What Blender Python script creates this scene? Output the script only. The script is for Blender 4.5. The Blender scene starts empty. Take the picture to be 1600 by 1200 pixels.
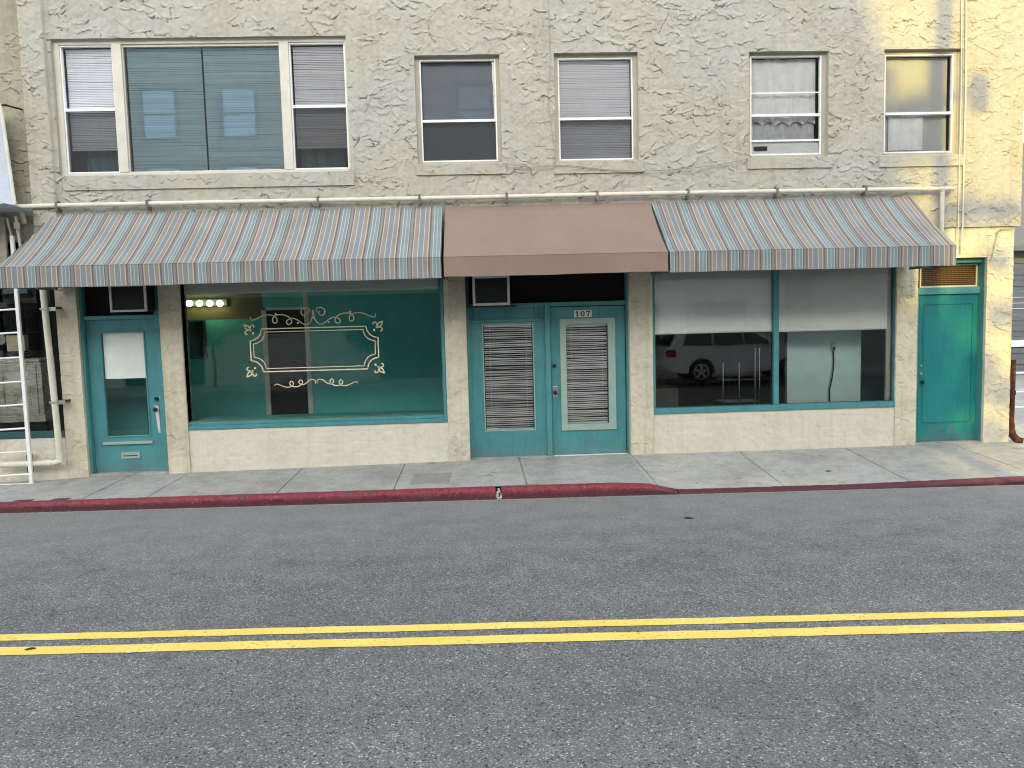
import bpy, bmesh, math, random
import numpy as np
from mathutils import Vector, Matrix
random.seed(7); rng = np.random.default_rng(11)
R_ = math.radians
scene = bpy.context.scene
COL = scene.collection
D, HC, F = 10.5, 2.10, 1202.0           # camera distance to the shopfront, its height, focal length in photo pixels
YAW, PITCH, ROLL = 0.03893, -0.08367, -0.02625

# ------------------------------------------------------------------ camera
def cam_axes():
    cy, sy = math.cos(YAW), math.sin(YAW)
    f = Vector((sy*math.cos(PITCH), cy*math.cos(PITCH), math.sin(PITCH)))
    r = Vector((cy, -sy, 0)); u = r.cross(f)
    r2 = r*math.cos(ROLL)+u*math.sin(ROLL); u2 = -r*math.sin(ROLL)+u*math.cos(ROLL)
    return r2, u2, f
AX = cam_axes()
def at(px, py, Y=0.0):
    """photo measurement -> (X, Z) on the vertical plane y = Y"""
    d = AX[0]*((px-800)/F)+AX[1]*((600-py)/F)+AX[2]
    t = (Y+D)/d.y
    return d.x*t, d.z*t+HC
cd = bpy.data.cameras.new('camera'); cam = bpy.data.objects.new('camera', cd); COL.objects.link(cam)
m = Matrix.Identity(4)
for i in range(3):
    m[i][0], m[i][1], m[i][2] = AX[0][i], AX[1][i], -AX[2][i]
m[0][3], m[1][3], m[2][3] = 0, -D, HC
cam.matrix_world = m
cd.sensor_width = 36; cd.lens = F/1600*36; cd.clip_end = 2000; cd.clip_start = 0.05
scene.camera = cam

# depth-correct a rectangle measured on the facade plane to another depth
def dx(x, Y): return x*(1+Y/D)
def dz(z, Y): return HC+(z-HC)*(1+Y/D)

# ------------------------------------------------------------------ materials
def lin(c):
    return tuple(((v/255)/12.92 if v/255 <= .04045 else ((v/255+.055)/1.055)**2.4) for v in c)
class NT:
    def __init__(s, name):
        s.m = bpy.data.materials.new(name); s.m.use_nodes = True
        s.t = s.m.node_tree; s.b = s.t.nodes['Principled BSDF']; s.o = s.t.nodes['Material Output']
    def n(s, typ, **kw):
        nd = s.t.nodes.new(typ)
        for k, v in kw.items():
            if k.startswith('i_'): nd.inputs[k[2:].replace('_', ' ')].default_value = v
            elif k.startswith('k'): nd.inputs[int(k[1:])].default_value = v
            else: setattr(nd, k, v)
        return nd
    def l(s, a, b): s.t.links.new(a, b)
    def coord(s, scale=(1, 1, 1)):
        tc = s.n('ShaderNodeTexCoord'); mp = s.n('ShaderNodeMapping'); mp.inputs['Scale'].default_value = scale
        s.l(tc.outputs['Object'], mp.inputs['Vector']); return mp.outputs['Vector']
    def noise(s, vec, scale, detail=4, rough=.55, dist=0):
        nd = s.n('ShaderNodeTexNoise', i_Scale=scale, i_Detail=detail, i_Roughness=rough, i_Distortion=dist)
        s.l(vec, nd.inputs['Vector']); return nd.outputs['Fac']
    def ramp(s, fac, stops, interp='LINEAR'):
        r = s.n('ShaderNodeValToRGB'); cr = r.color_ramp; cr.interpolation = interp
        while len(cr.elements) < len(stops): cr.elements.new(0.5)
        for e, (p, c) in zip(cr.elements, stops):
            e.position = p; e.color = (*c[:3], 1) if len(c) >= 3 else (c[0], c[0], c[0], 1)
        s.l(fac, r.inputs['Fac']); return r.outputs['Color']
    def mix(s, fac, a, b, mode='MIX'):
        mx = s.n('ShaderNodeMix', data_type='RGBA', blend_type=mode)
        for v, k in ((fac, 0), (a, 6), (b, 7)):
            if hasattr(v, 'is_output'): s.l(v, mx.inputs[k])
            elif k == 0: mx.inputs[0].default_value = v
            else: mx.inputs[k].default_value = (*v[:3], 1)
        return mx.outputs[2]
    def math(s, op, a, b=None):
        nd = s.n('ShaderNodeMath', operation=op)
        for k, v in ((0, a), (1, b)):
            if v is None: continue
            if hasattr(v, 'is_output'): s.l(v, nd.inputs[k])
            else: nd.inputs[k].default_value = v
        return nd.outputs[0]
    def bump(s, h, strength=.3, dist=.01):
        b = s.n('ShaderNodeBump', i_Strength=strength, i_Distance=dist); s.l(h, b.inputs['Height'])
        s.l(b.outputs['Normal'], s.b.inputs['Normal'])
    def fin(s, col=None, rough=None, spec=.4, metal=0):
        if col is not None:
            if hasattr(col, 'is_output'): s.l(col, s.b.inputs['Base Color'])
            else: s.b.inputs['Base Color'].default_value = (*col, 1)
        if rough is not None:
            if hasattr(rough, 'is_output'): s.l(rough, s.b.inputs['Roughness'])
            else: s.b.inputs['Roughness'].default_value = rough
        s.b.inputs['Specular IOR Level'].default_value = spec; s.b.inputs['Metallic'].default_value = metal
        return s.m
def paint(name, col, rough=.5, var=.12, scale=6, bump=.08, spec=.4, metal=0, grime=False):
    t = NT(name); v = t.coord()
    n1 = t.noise(v, scale, 5); n2 = t.noise(v, scale*9, 3)
    f = t.math('ADD', t.math('MULTIPLY', n1, .7), t.math('MULTIPLY', n2, .3))
    lo = tuple(c*(1-var*1.6) for c in col); hi = tuple(min(1, c*(1+var)) for c in col)
    c = t.ramp(f, [(.3, lo), (.7, hi)])
    if grime:
        sx = t.n('ShaderNodeSeparateXYZ'); t.l(v, sx.inputs[0])
        vsr = t.coord((7, 7, .8)); sm = t.noise(vsr, 2.2, 5, .65)
        c = t.mix(t.math('MULTIPLY', t.ramp(sm, [(.50, (0,)), (.70, (1,))]), .30), c, tuple(x*.45 for x in col))
        low = t.math('ADD', t.math('MULTIPLY', sx.outputs[2], -1.3), t.math('MULTIPLY', t.noise(v, 7, 5, .7), 1.5))
        c = t.mix(t.math('MULTIPLY', t.ramp(low, [(.20, (0,)), (.62, (1,))]), .38), c, (.16, .15, .125))
        chp = t.ramp(t.noise(v, 26, 4, .6), [(.72, (0,)), (.745, (1,))])
        c = t.mix(t.math('MULTIPLY', chp, .6), c, (.42, .41, .36))
    if bump: t.bump(n2, bump, .004)
    return t.fin(c, rough, spec, metal)
def stucco(name, base, warm, pink, fine=.35, mott=1.0):
    t = NT(name); v = t.coord()
    big = t.noise(v, .55, 3); mid = t.noise(v, 2.3, 5); sm = t.noise(v, 14, 5, .65)
    c = t.mix(t.ramp(big, [(.42, (0,)), (.6, (1,))]), base, warm)
    c = t.mix(t.math('MULTIPLY', t.ramp(mid, [(.55, (0,)), (.72, (1,))]), .45), c, pink)
    dirt = t.ramp(t.math('ADD', t.math('MULTIPLY', mid, .5), t.math('MULTIPLY', sm, .5)), [(.34, (.74, .72, .70)), (.56, (1, 1, 1))])
    c = t.mix(mott, c, dirt, 'MULTIPLY')
    # rain streaks running down the wall
    vs = t.coord((9, 9, .5)); st = t.noise(vs, 1.2, 4, .6)
    c = t.mix(mott, c, t.ramp(st, [(.3, (.84, .82, .79)), (.5, (1, 1, 1))]), 'MULTIPLY')
    h = t.math('ADD', t.noise(v, 55, 4, .7), t.math('MULTIPLY', t.noise(v, 190, 2), .4))
    t.bump(h, fine, .006)
    return t.fin(c, .9, .2)
M = {}
M['stucco'] = stucco('stucco_upper', (.402, .391, .352), (.408, .383, .320), (.412, .370, .322), mott=.6)
M['stucco_low'] = stucco('stucco_lower', (.56, .52, .42), (.60, .55, .42), (.56, .49, .41))
M['bulkhead'] = stucco('stucco_base', (.60, .565, .475), (.61, .56, .46), (.61, .545, .475), .22, .4)
M['neigh'] = stucco('stucco_neighbour', (.33, .32, .25), (.35, .32, .24), (.32, .30, .25))
M['teal'] = paint('teal_paint', (.064, .235, .255), .42, .12, 4, grime=True)
M['teal_dark'] = paint('dark_teal_paint', (.022, .085, .085), .5, .12)
M['green_door'] = paint('green_door_paint', (.010, .185, .195), .38, .10, 3, grime=True)
M['sage'] = paint('sage_trim_paint', (.29, .38, .33), .5, .08)
M['casing'] = paint('taupe_trim', (.40, .36, .29), .6, .1)
M['cream_trim'] = paint('cream_trim', (.56, .53, .46), .55, .08)
M['white'] = paint('white_paint', (.74, .74, .72), .45, .05)
M['alu'] = paint('white_aluminium', (.78, .78, .79), .35, .04)
M['pipe'] = paint('cream_pipe_paint', (.60, .57, .48), .5, .1)
M['black'] = paint('black_board', (.0015, .0015, .0015), .9, .2)
M['dark'] = paint('dark_room', (.02, .02, .021), .8, .2)
M['blackmetal'] = paint('black_metal', (.012, .012, .012), .4, .2)
M['steel'] = paint('dull_steel', (.45, .45, .45), .35, .1, metal=.8)
M['chrome'] = paint('bright_steel', (.72, .72, .74), .18, .04, metal=1)
M['acbox'] = paint('ac_casing', (.008, .008, .008), .5, .2)
M['acframe'] = paint('ac_frame', (.55, .55, .53), .5, .1)
M['slat'] = paint('blind_slat', (.78, .78, .82), .4, .05)
M['mini'] = paint('mini_blind_slat', (.88, .88, .90), .4, .04)
M['slat_grey'] = paint('grey_blind_slat', (.50, .51, .53), .45, .05)
M['slat_teal'] = paint('pale_teal_blind', (.64, .82, .93), .5, .05)
M['shade'] = paint('roller_shade', (.88, .89, .87), .8, .04)
M['shade_grey'] = paint('grey_shade', (.22, .245, .275), .8, .06)
M['shade_cream'] = paint('cream_shade', (.47, .475, .47), .8, .04)
M['curtain'] = paint('sheer_curtain', (.78, .78, .77), .9, .08, 9)
M['room_teal'] = paint('teal_room_wall', (.10, .56, .535), .7, .06)
M['room_pale'] = paint('pale_room_wall', (.66, .83, .84), .7, .04)
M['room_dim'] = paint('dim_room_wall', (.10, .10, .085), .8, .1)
M['floor_in'] = paint('shop_floor', (.40, .44, .41), .5, .15)
M['olive'] = paint('olive_band_glow', (.125, .135, .075), .7, .1)  # wall band tone with the bulbs' yellowish glow mixed in
M['paper'] = paint('door_paper', (.80, .80, .80), .8, .05)
M['gold'] = paint('gold_leaf', (.80, .69, .48), .35, .12, 20)
M['leaf'] = paint('dead_leaf', (.02, .014, .01), .8, .3)
M['scrap'] = paint('paper_scrap', (.50, .47, .44), .8, .3, 30)
M['plate'] = paint('house_number_white', (.70, .72, .68), .5, .06)
M['iron'] = paint('cast_iron_lid', (.05, .05, .05), .7, .2)
M['bark'] = paint('bark', (.09, .07, .05), .9, .3)
M['polewood'] = paint('pole_wood', (.10, .085, .07), .9, .25)
M['cable'] = paint('cable_sheath', (.30, .28, .23), .6, .1)
M['rubber'] = paint('tyre_rubber', (.015, .015, .015), .8, .2)
M['carwhite'] = paint('car_paint', (.74, .75, .76), .2, .02, bump=0, spec=.6)
M['carglass'] = paint('car_glass', (.01, .012, .013), .05, .02, bump=0, spec=.8)
M['taillight'] = paint('red_lens', (.35, .02, .015), .2, .05, bump=0)
M['brick_grey'] = paint('grey_siding', (.13, .14, .155), .7, .06)
M['slate'] = paint('slate_roof', (.10, .11, .13), .8, .1)
M['oppwall'] = paint('opposite_wall', (.33, .32, .30), .9, .1, 2)
M['oppdark'] = paint('dark_ground_floor', (.10, .10, .095), .8, .2, 2)
M['mirror_pane'] = paint('sky_reflecting_pane', (.22, .32, .44), .04, .03, bump=0, metal=1)
M['canopyblue'] = paint('pale_blue_sheet', (.44, .48, .55), .5, .08)
M['oppwhite'] = paint('white_low_wall', (.66, .66, .63), .85, .06, 2)
M['glass_far'] = paint('far_window_glass', (.06, .09, .12), .08, .05, bump=0, spec=.8)
M['clampmetal'] = paint('grimy_clamp', (.16, .14, .115), .6, .3)

# rust
t = NT('rusty_pipe'); v = t.coord(); n = t.noise(v, 9, 5, .65)
t.bump(n, .5, .01)
M['rust'] = t.fin(t.ramp(n, [(.3, (.012, .008, .007)), (.5, (.055, .022, .015)), (.68, (.12, .05, .026))]), .85, .2)
# weathered wood
t = NT('weathered_wood'); v = t.coord((3, 3, 22)); n = t.noise(v, 3, 6, .65, .6); n2 = t.noise(t.coord(), 7, 3)
c = t.ramp(n, [(.3, (.34, .32, .25)), (.5, (.68, .66, .58)), (.7, (.88, .87, .80))])
c = t.mix(t.ramp(n2, [(.5, (0,)), (.62, (1,))]), c, (.42, .40, .28)); t.bump(n, .4, .01)
M['oldwood'] = t.fin(c, .8, .2)
# woven vent
t = NT('woven_screen'); v = t.coord()
w = t.n('ShaderNodeTexWave', wave_type='BANDS', bands_direction='Z', i_Scale=11.5); t.l(v, w.inputs['Vector'])
w2 = t.n('ShaderNodeTexWave', wave_type='BANDS', bands_direction='X', i_Scale=16); t.l(v, w2.inputs['Vector'])
f = t.math('MULTIPLY', w.outputs['Fac'], t.math('ADD', t.math('MULTIPLY', w2.outputs['Fac'], .5), .5))
t.bump(f, .6, .01)
M['woven'] = t.fin(t.ramp(f, [(.05, (.03, .018, .009)), (.8, (.165, .098, .046))]), .8, .2)
# asphalt
def asphalt():
    t = NT('asphalt'); v = t.coord()
    vo = t.n('ShaderNodeTexVoronoi', i_Scale=120.0); t.l(v, vo.inputs['Vector'])
    vo2 = t.n('ShaderNodeTexVoronoi', i_Scale=46.0); t.l(v, vo2.inputs['Vector'])
    g = t.n('ShaderNodeSeparateColor'); t.l(vo.outputs['Color'], g.inputs[0])
    g2 = t.n('ShaderNodeSeparateColor'); t.l(vo2.outputs['Color'], g2.inputs[0])
    big = t.noise(v, .45, 4); mid = t.noise(v, 3, 4, .6)
    c = t.ramp(g.outputs[0], [(0, (.078, .077, .077)), (.35, (.122, .121, .120)), (.75, (.158, .157, .155)), (.93, (.21, .21, .205)), (1, (.42, .42, .41))])
    st = t.ramp(g2.outputs[1], [(.90, (0,)), (.96, (1,))])
    core = t.ramp(vo2.outputs['Distance'], [(.25, (1,)), (.42, (0,))])
    c = t.mix(t.math('MULTIPLY', t.math('MULTIPLY', st, core), .75), c, (.42, .42, .40))
    pit = t.ramp(g2.outputs[2], [(.88, (0,)), (.93, (1,))])
    c = t.mix(t.math('MULTIPLY', t.math('MULTIPLY', pit, core), .8), c, (.012, .012, .012))
    c = t.mix(1.0, c, t.ramp(big, [(.35, (.92, .925, .93)), (.62, (1.04, 1.04, 1.035))]), 'MULTIPLY')
    c = t.mix(1.0, c, t.ramp(mid, [(.3, (.86, .86, .87)), (.65, (1.06, 1.06, 1.05))]), 'MULTIPLY')
    # long wheel-polished bands, patches of different age, hairline cracks and oil drips
    ln = t.noise(t.coord((.10, 1.5, 1)), 1.3, 4, .6)
    c = t.mix(1.0, c, t.ramp(ln, [(.32, (.91, .91, .915)), (.62, (1.05, 1.05, 1.045))]), 'MULTIPLY')
    wv = t.n('ShaderNodeVectorMath', operation='ADD'); nz = t.n('ShaderNodeTexNoise', i_Scale=1.6, i_Detail=6.0); t.l(v, nz.inputs['Vector'])
    t.l(v, wv.inputs[0]); t.l(nz.outputs['Color'], wv.inputs[1])
    ck = t.n('ShaderNodeTexVoronoi', feature='DISTANCE_TO_EDGE', i_Scale=.42); t.l(wv.outputs[0], ck.inputs['Vector'])
    ckm = t.math('MULTIPLY', t.ramp(ck.outputs['Distance'], [(.0, (1,)), (.006, (0,))]), t.ramp(t.noise(v, .7, 2), [(.50, (0,)), (.58, (1,))]))
    c = t.mix(t.math('MULTIPLY', ckm, .55), c, (.03, .03, .03))
    oil = t.math('MULTIPLY', t.ramp(t.noise(v, 2.6, 3, .5), [(.70, (0,)), (.76, (1,))]), t.ramp(t.noise(t.coord((.25, 1.2, 1)), 1.0, 2), [(.5, (0,)), (.6, (1,))]))
    c = t.mix(t.math('MULTIPLY', oil, .45), c, (.035, .034, .033))
    # lengthwise worn marks and scuffs where wheels run
    vs = t.coord((1.1, 9, 1)); sc = t.noise(vs, 2.2, 5, .7)
    lane = t.n('ShaderNodeSeparateXYZ'); t.l(v, lane.inputs[0])
    y = lane.outputs[1]
    band = t.math('SUBTRACT', 1.0, t.math('MULTIPLY', t.math('ABSOLUTE', t.math('ADD', y, 3.5)), 1.1))
    band = t.math('MAXIMUM', band, 0.0)
    scf = t.math('MULTIPLY', t.ramp(sc, [(.63, (0,)), (.70, (1,))]), band)
    c = t.mix(t.math('MULTIPLY', scf, .6), c, (.025, .025, .025))
    # pale dusty gutter band beside the kerb
    gut = t.math('ADD', t.math('MULTIPLY', t.math('ADD', y, 4.4), .42), t.math('MULTIPLY', t.math('SUBTRACT', mid, .5), 1.2))
    gut = t.math('MINIMUM', t.math('MAXIMUM', gut, 0.0), 1.0)
    c = t.mix(t.math('MULTIPLY', gut, .55), c, (.232, .232, .224))
    # dust swept against the foot of the kerb
    ft = t.math('ADD', t.math('ADD', y, 1.615+.045), t.math('MULTIPLY', lane.outputs[0], .031))
    ft = t.math('MINIMUM', t.math('MAXIMUM', t.math('MULTIPLY', t.math('ADD', ft, t.math('MULTIPLY', t.math('SUBTRACT', mid, .5), .10)), 40.0), 0.0), 1.0)
    c = t.mix(t.math('MULTIPLY', ft, .7), c, (.30, .29, .27))
    h = t.math('ADD', t.math('MULTIPLY', vo.outputs['Distance'], -1.0), t.math('MULTIPLY', vo2.outputs['Distance'], -.6))
    t.bump(h, .45, .006)
    return t.fin(c, .82, .35)
M['asphalt'] = asphalt()
def concrete(name, base):
    t = NT(name); v = t.coord()
    vo = t.n('ShaderNodeTexVoronoi', i_Scale=130.0); t.l(v, vo.inputs['Vector'])
    g = t.n('ShaderNodeSeparateColor'); t.l(vo.outputs['Color'], g.inputs[0])
    big = t.noise(v, 1.1, 5, .6); mid = t.noise(v, 6, 5, .65)
    c = t.ramp(big, [(.3, tuple(b*.80 for b in base)), (.65, tuple(b*1.1 for b in base))])
    c = t.mix(1.0, c, t.ramp(mid, [(.3, (.82, .81, .80)), (.6, (1.04, 1.04, 1.03))]), 'MULTIPLY')
    c = t.mix(1.0, c, t.ramp(g.outputs[0], [(0, (.72, .72, .72)), (.3, (1, 1, 1)), (.9, (1.05, 1.05, 1.05)), (1, (1.3, 1.3, 1.28))]), 'MULTIPLY')
    sp_ = t.n('ShaderNodeSeparateXYZ'); t.l(v, sp_.inputs[0])
    wn = t.n('ShaderNodeTexWhiteNoise', noise_dimensions='1D'); t.l(t.math('FLOOR', t.math('DIVIDE', t.math('ADD', sp_.outputs[0], 1.07), 1.53)), wn.inputs['W'])
    c = t.mix(1.0, c, t.ramp(wn.outputs['Value'], [(0, (.90, .90, .89)), (1, (1.05, 1.045, 1.03))]), 'MULTIPLY')
    st = t.noise(t.coord((1, .5, 1)), 1.7, 6, .7)
    c = t.mix(t.math('MULTIPLY', t.ramp(st, [(.56, (0,)), (.68, (1,))]), .35), c, (.17, .16, .145))
    spot = t.ramp(t.noise(v, 3.7, 2), [(.68, (0,)), (.71, (1,))])
    c = t.mix(t.math('MULTIPLY', spot, .35), c, (.08, .075, .07))
    t.bump(t.math('ADD', mid, t.math('MULTIPLY', vo.outputs['Distance'], .5)), .25, .004)
    return t.fin(c, .85, .3)
M['concrete'] = concrete('pavement_concrete', (.375, .37, .355))
M['lid'] = concrete('lid_concrete', (.28, .275, .26))
# kerb paint worn through to dirty concrete
t = NT('red_kerb_paint'); v = t.coord(); n = t.noise(v, 5, 6, .7); n2 = t.noise(v, 22, 4, .6)
red = t.ramp(n2, [(.3, (.125, .018, .029)), (.65, (.265, .044, .062))])
w = t.ramp(t.math('ADD', t.math('MULTIPLY', n, .7), t.math('MULTIPLY', n2, .3)), [(.54, (0,)), (.60, (1,))])
c = t.mix(t.math('MULTIPLY', w, .75), red, (.085, .06, .055))
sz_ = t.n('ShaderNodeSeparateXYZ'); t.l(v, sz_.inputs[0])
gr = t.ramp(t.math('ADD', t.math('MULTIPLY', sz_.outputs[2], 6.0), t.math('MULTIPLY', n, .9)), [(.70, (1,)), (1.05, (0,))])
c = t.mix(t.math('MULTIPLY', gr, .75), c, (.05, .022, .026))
ch = t.ramp(t.noise(v, 34, 3), [(.66, (0,)), (.69, (1,))]); c = t.mix(t.math('MULTIPLY', ch, .45), c, (.26, .19, .18))
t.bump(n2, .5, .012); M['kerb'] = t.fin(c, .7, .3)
# yellow road paint
t = NT('yellow_road_paint'); v = t.coord(); n = t.noise(v, 40, 4, .7); n2 = t.noise(v, 2.5, 3)
c = t.ramp(n2, [(.35, (.74, .53, .115)), (.65, (.82, .61, .15))])
c = t.mix(t.math('MULTIPLY', t.ramp(t.math('ADD', t.math('MULTIPLY', n, .75), t.math('MULTIPLY', t.noise(v, 5, 3), .25)), [(.565, (0,)), (.62, (1,))]), .6), c, (.22, .17, .07)); t.bump(n, .3, .003)
M['yellow'] = t.fin(c, .6, .3)
# striped awning canvas: the stripes are woven, they repeat every 0.40 m
def stripes(name, phase):
    t = NT(name); v = t.coord(); sx = t.n('ShaderNodeSeparateXYZ'); t.l(v, sx.inputs[0])
    wob = t.math('MULTIPLY', t.math('SUBTRACT', t.noise(v, 3, 2), .5), .006)
    f = t.math('FRACT', t.math('DIVIDE', t.math('ADD', t.math('ADD', sx.outputs[0], wob), -phase+40.0), .402))
    k = .60
    C = {n: tuple(x*k for x in lin(c)) for n, c in dict(cr=(232, 212, 200), tan=(174, 160, 144), wh=(222, 230, 230), bl=(150, 158, 166), te=(146, 170, 171), dk=(112, 105, 102), gr=(158, 155, 156)).items()}
    C = {q: tuple(x*.72+.28*m_ for x, m_ in zip(cv, (.205, .200, .200))) for q, cv in C.items()}
    seq = [(0, 'cr'), (.03, 'tan'), (.145, 'wh'), (.168, 'bl'), (.315, 'wh'), (.337, 'tan'), (.45, 'cr'), (.486, 'dk'), (.54, 'gr'), (.612, 'wh'), (.64, 'te'), (.72, 'wh'), (.74, 'te'), (.83, 'wh'), (.85, 'dk'), (.885, 'gr'), (.955, 'dk')]
    c = t.ramp(f, [(p, C[n]) for p, n in seq], 'CONSTANT')
    d = t.noise(v, 2.0, 4, .6)
    c = t.mix(1.0, c, t.ramp(d, [(.3, (.86, .86, .86)), (.65, (1.05, 1.05, 1.05))]), 'MULTIPLY')
    wv = t.noise(v, 260, 2); t.bump(wv, .15, .003)
    return t.fin(c, .85, .2)
M['stripe_a'] = stripes('striped_canvas_a', -1.01); M['stripe_b'] = stripes('striped_canvas_b', 3.885)
M['added_lining'] = paint('added_dark_lining', (.05, .05, .048), .9, .1)
M['brown'] = paint('brown_canvas', (.235, .170, .138), .85, .06, 2, .1, .2)
M['leafgreen'] = paint('foliage', (.045, .075, .025), .7, .35, 3)
M['leafdark'] = paint('foliage_dark', (.030, .055, .022), .7, .3, 3)
# glass
def glass(name, tint, ior=1.55, rough=0.0):
    t = NT(name); t.t.nodes.remove(t.b)
    tr = t.n('ShaderNodeBsdfTransparent'); tr.inputs[0].default_value = (*tint, 1)
    gl = t.n('ShaderNodeBsdfGlossy'); gl.inputs['Roughness'].default_value = rough
    fr = t.n('ShaderNodeFresnel', i_IOR=ior); mx = t.n('ShaderNodeMixShader')
    t.l(fr.outputs[0], mx.inputs[0]); t.l(tr.outputs[0], mx.inputs[1]); t.l(gl.outputs[0], mx.inputs[2]); t.l(mx.outputs[0], t.o.inputs[0])
    return t.m
M['glass'] = glass('shop_glass', (.94, .97, .96), 1.62)
M['glass_up'] = glass('upper_glass', (.93, .94, .96), 1.5)
M['glass_teal'] = glass('tinted_glass', (.95, .99, 1.0), 2.0)
# insect screen: fine dark mesh
t = NT('insect_screen'); t.b.inputs['Base Color'].default_value = (.03, .03, .032, 1); t.b.inputs['Roughness'].default_value = .7
tr = t.n('ShaderNodeBsdfTransparent'); mx = t.n('ShaderNodeMixShader', k0=.52)
t.l(tr.outputs[0], mx.inputs[1]); t.l(t.b.outputs[0], mx.inputs[2]); t.l(mx.outputs[0], t.o.inputs[0]); M['screen'] = t.m
# lamp
t = NT('lit_bulb'); t.fin((1, .9, .7), .4); t.b.inputs['Emission Color'].default_value = (1, .78, .36, 1); t.b.inputs['Emission Strength'].default_value = 2.2
M['bulb'] = t.m

# ------------------------------------------------------------------ mesh helpers
class MB:
    def __init__(s): s.v = []; s.f = []
    def box(s, x0, x1, y0, y1, z0, z1):
        b = len(s.v); s.v += [(x0, y0, z0), (x1, y0, z0), (x1, y1, z0), (x0, y1, z0), (x0, y0, z1), (x1, y0, z1), (x1, y1, z1), (x0, y1, z1)]
        s.f += [tuple(b+i for i in q) for q in ((3, 2, 1, 0), (4, 5, 6, 7), (0, 1, 5, 4), (1, 2, 6, 5), (2, 3, 7, 6), (3, 0, 4, 7))]; return s
    def quad(s, *p):
        b = len(s.v); s.v += list(p); s.f.append(tuple(range(b, b+len(p)))); return s
    def frame(s, x0, x1, z0, z1, w, y0, y1, wt=None, wb=None):
        wt = w if wt is None else wt; wb = w if wb is None else wb
        s.box(x0, x0+w, y0, y1, z0, z1); s.box(x1-w, x1, y0, y1, z0, z1)
        s.box(x0+w, x1-w, y0, y1, z1-wt, z1); s.box(x0+w, x1-w, y0, y1, z0, z0+wb); return s
    def tube(s, pts, r, seg=10, cap=True):
        pts = [Vector(p) for p in pts]; n = len(pts); rings = []
        rr = r if isinstance(r, (list, tuple)) else [r]*n
        for i, p in enumerate(pts):
            d = (pts[min(i+1, n-1)]-pts[max(i-1, 0)]).normalized()
            a = Vector((0, 0, 1)) if abs(d.z) < .9 else Vector((1, 0, 0))
            u = d.cross(a).normalized(); w = d.cross(u)
            b = len(s.v)
            s.v += [tuple(p+(u*math.cos(k*2*math.pi/seg)+w*math.sin(k*2*math.pi/seg))*rr[i]) for k in range(seg)]
            rings.append(b)
        for a, b in zip(rings, rings[1:]):
            for k in range(seg): s.f.append((a+k, a+(k+1) % seg, b+(k+1) % seg, b+k))
        if cap:
            s.f.append(tuple(rings[0]+k for k in range(seg))[::-1]); s.f.append(tuple(rings[-1]+k for k in range(seg)))
        return s
    def disc(s, c, axis, r, th, seg=20):
        a = Vector(axis).normalized()*th/2; c = Vector(c); return s.tube([c-a, c+a], r, seg)
    def sphere(s, c, r, seg=12, sc=(1, 1, 1)):
        b = len(s.v); h = seg//2
        for i in range(h+1):
            th = math.pi*i/h
            for k in range(seg):
                ph = 2*math.pi*k/seg
                s.v.append((c[0]+r*sc[0]*math.sin(th)*math.cos(ph), c[1]+r*sc[1]*math.sin(th)*math.sin(ph), c[2]+r*sc[2]*math.cos(th)))
        for i in range(h):
            for k in range(seg): s.f.append((b+i*seg+k, b+(i+1)*seg+k, b+(i+1)*seg+(k+1) % seg, b+i*seg+(k+1) % seg))
        return s
    def prism(s, poly, axis, a, b):
        """polygon of (u,v) extruded along an axis: 'y' -> (u,?,v), 'x' -> (?,u,v), 'z' -> (u,v,?)"""
        P = {'y': lambda u, v, w: (u, w, v), 'x': lambda u, v, w: (w, u, v), 'z': lambda u, v, w: (u, v, w)}[axis]
        o = len(s.v); n = len(poly)
        s.v += [P(u, v, a) for u, v in poly]+[P(u, v, b) for u, v in poly]
        s.f.append(tuple(o+i for i in range(n))); s.f.append(tuple(o+n+i for i in range(n))[::-1])
        for i in range(n): s.f.append((o+i, o+n+i, o+n+(i+1) % n, o+(i+1) % n))
        return s
    def ribbon(s, pts, w, y, th=.002, taper=True):
        """flat painted line in the plane y, pts are (x, z)"""
        n = len(pts); o = len(s.v)
        for i in range(n):
            a = Vector(pts[max(i-1, 0)]); b = Vector(pts[min(i+1, n-1)]); d = (b-a).normalized(); nx = Vector((-d.y, d.x))
            tt = i/(n-1); ww = w*(.55+.45*math.sin(math.pi*tt)) if taper else w
            for sg in (1, -1):
                p = Vector(pts[i])+nx*ww/2*sg
                s.v += [(p.x, y, p.y), (p.x, y-th, p.y)]
        for i in range(n-1):
            a, b = o+i*4, o+(i+1)*4
            s.f += [(a+1, b+1, b+3, a+3), (a, a+2, b+2, b), (a, b, b+1, a+1), (a+2, a+3, b+3, b+2)]
        return s
    def build(s, name, mat, parent=None, bevel=0, smooth=False, label=None):
        me = bpy.data.meshes.new(name); me.from_pydata(s.v, [], s.f); me.update()
        bm = bmesh.new(); bm.from_mesh(me); bmesh.ops.recalc_face_normals(bm, faces=bm.faces)
        if bevel:
            es = [e for e in bm.edges if len(e.link_faces) == 2 and e.calc_face_angle(0) > .5]
            bmesh.ops.bevel(bm, geom=es, offset=bevel, segments=2, profile=.6, affect='EDGES', clamp_overlap=True)
        if smooth:
            for f in bm.faces: f.smooth = True
        bm.to_mesh(me); bm.free()
        if smooth: me.set_sharp_from_angle(angle=R_(40))
        me.materials.append(M[mat] if isinstance(mat, str) else mat)
        o = bpy.data.objects.new(name, me); COL.objects.link(o)
        if parent: o.parent = parent
        if label: o['label'] = label
        return o
def tag(o, label, cat, group=None, kind=None):
    o['label'] = label; o['category'] = cat
    if group: o['group'] = group
    if kind: o['kind'] = kind
    return o
def empty(name, loc=(0, 0, 0)):
    """thing root; kept at the origin of the building's coordinates so that parts stay in world coordinates"""
    o = bpy.data.objects.new(name, None); COL.objects.link(o); o.empty_display_size = .2; return o
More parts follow.
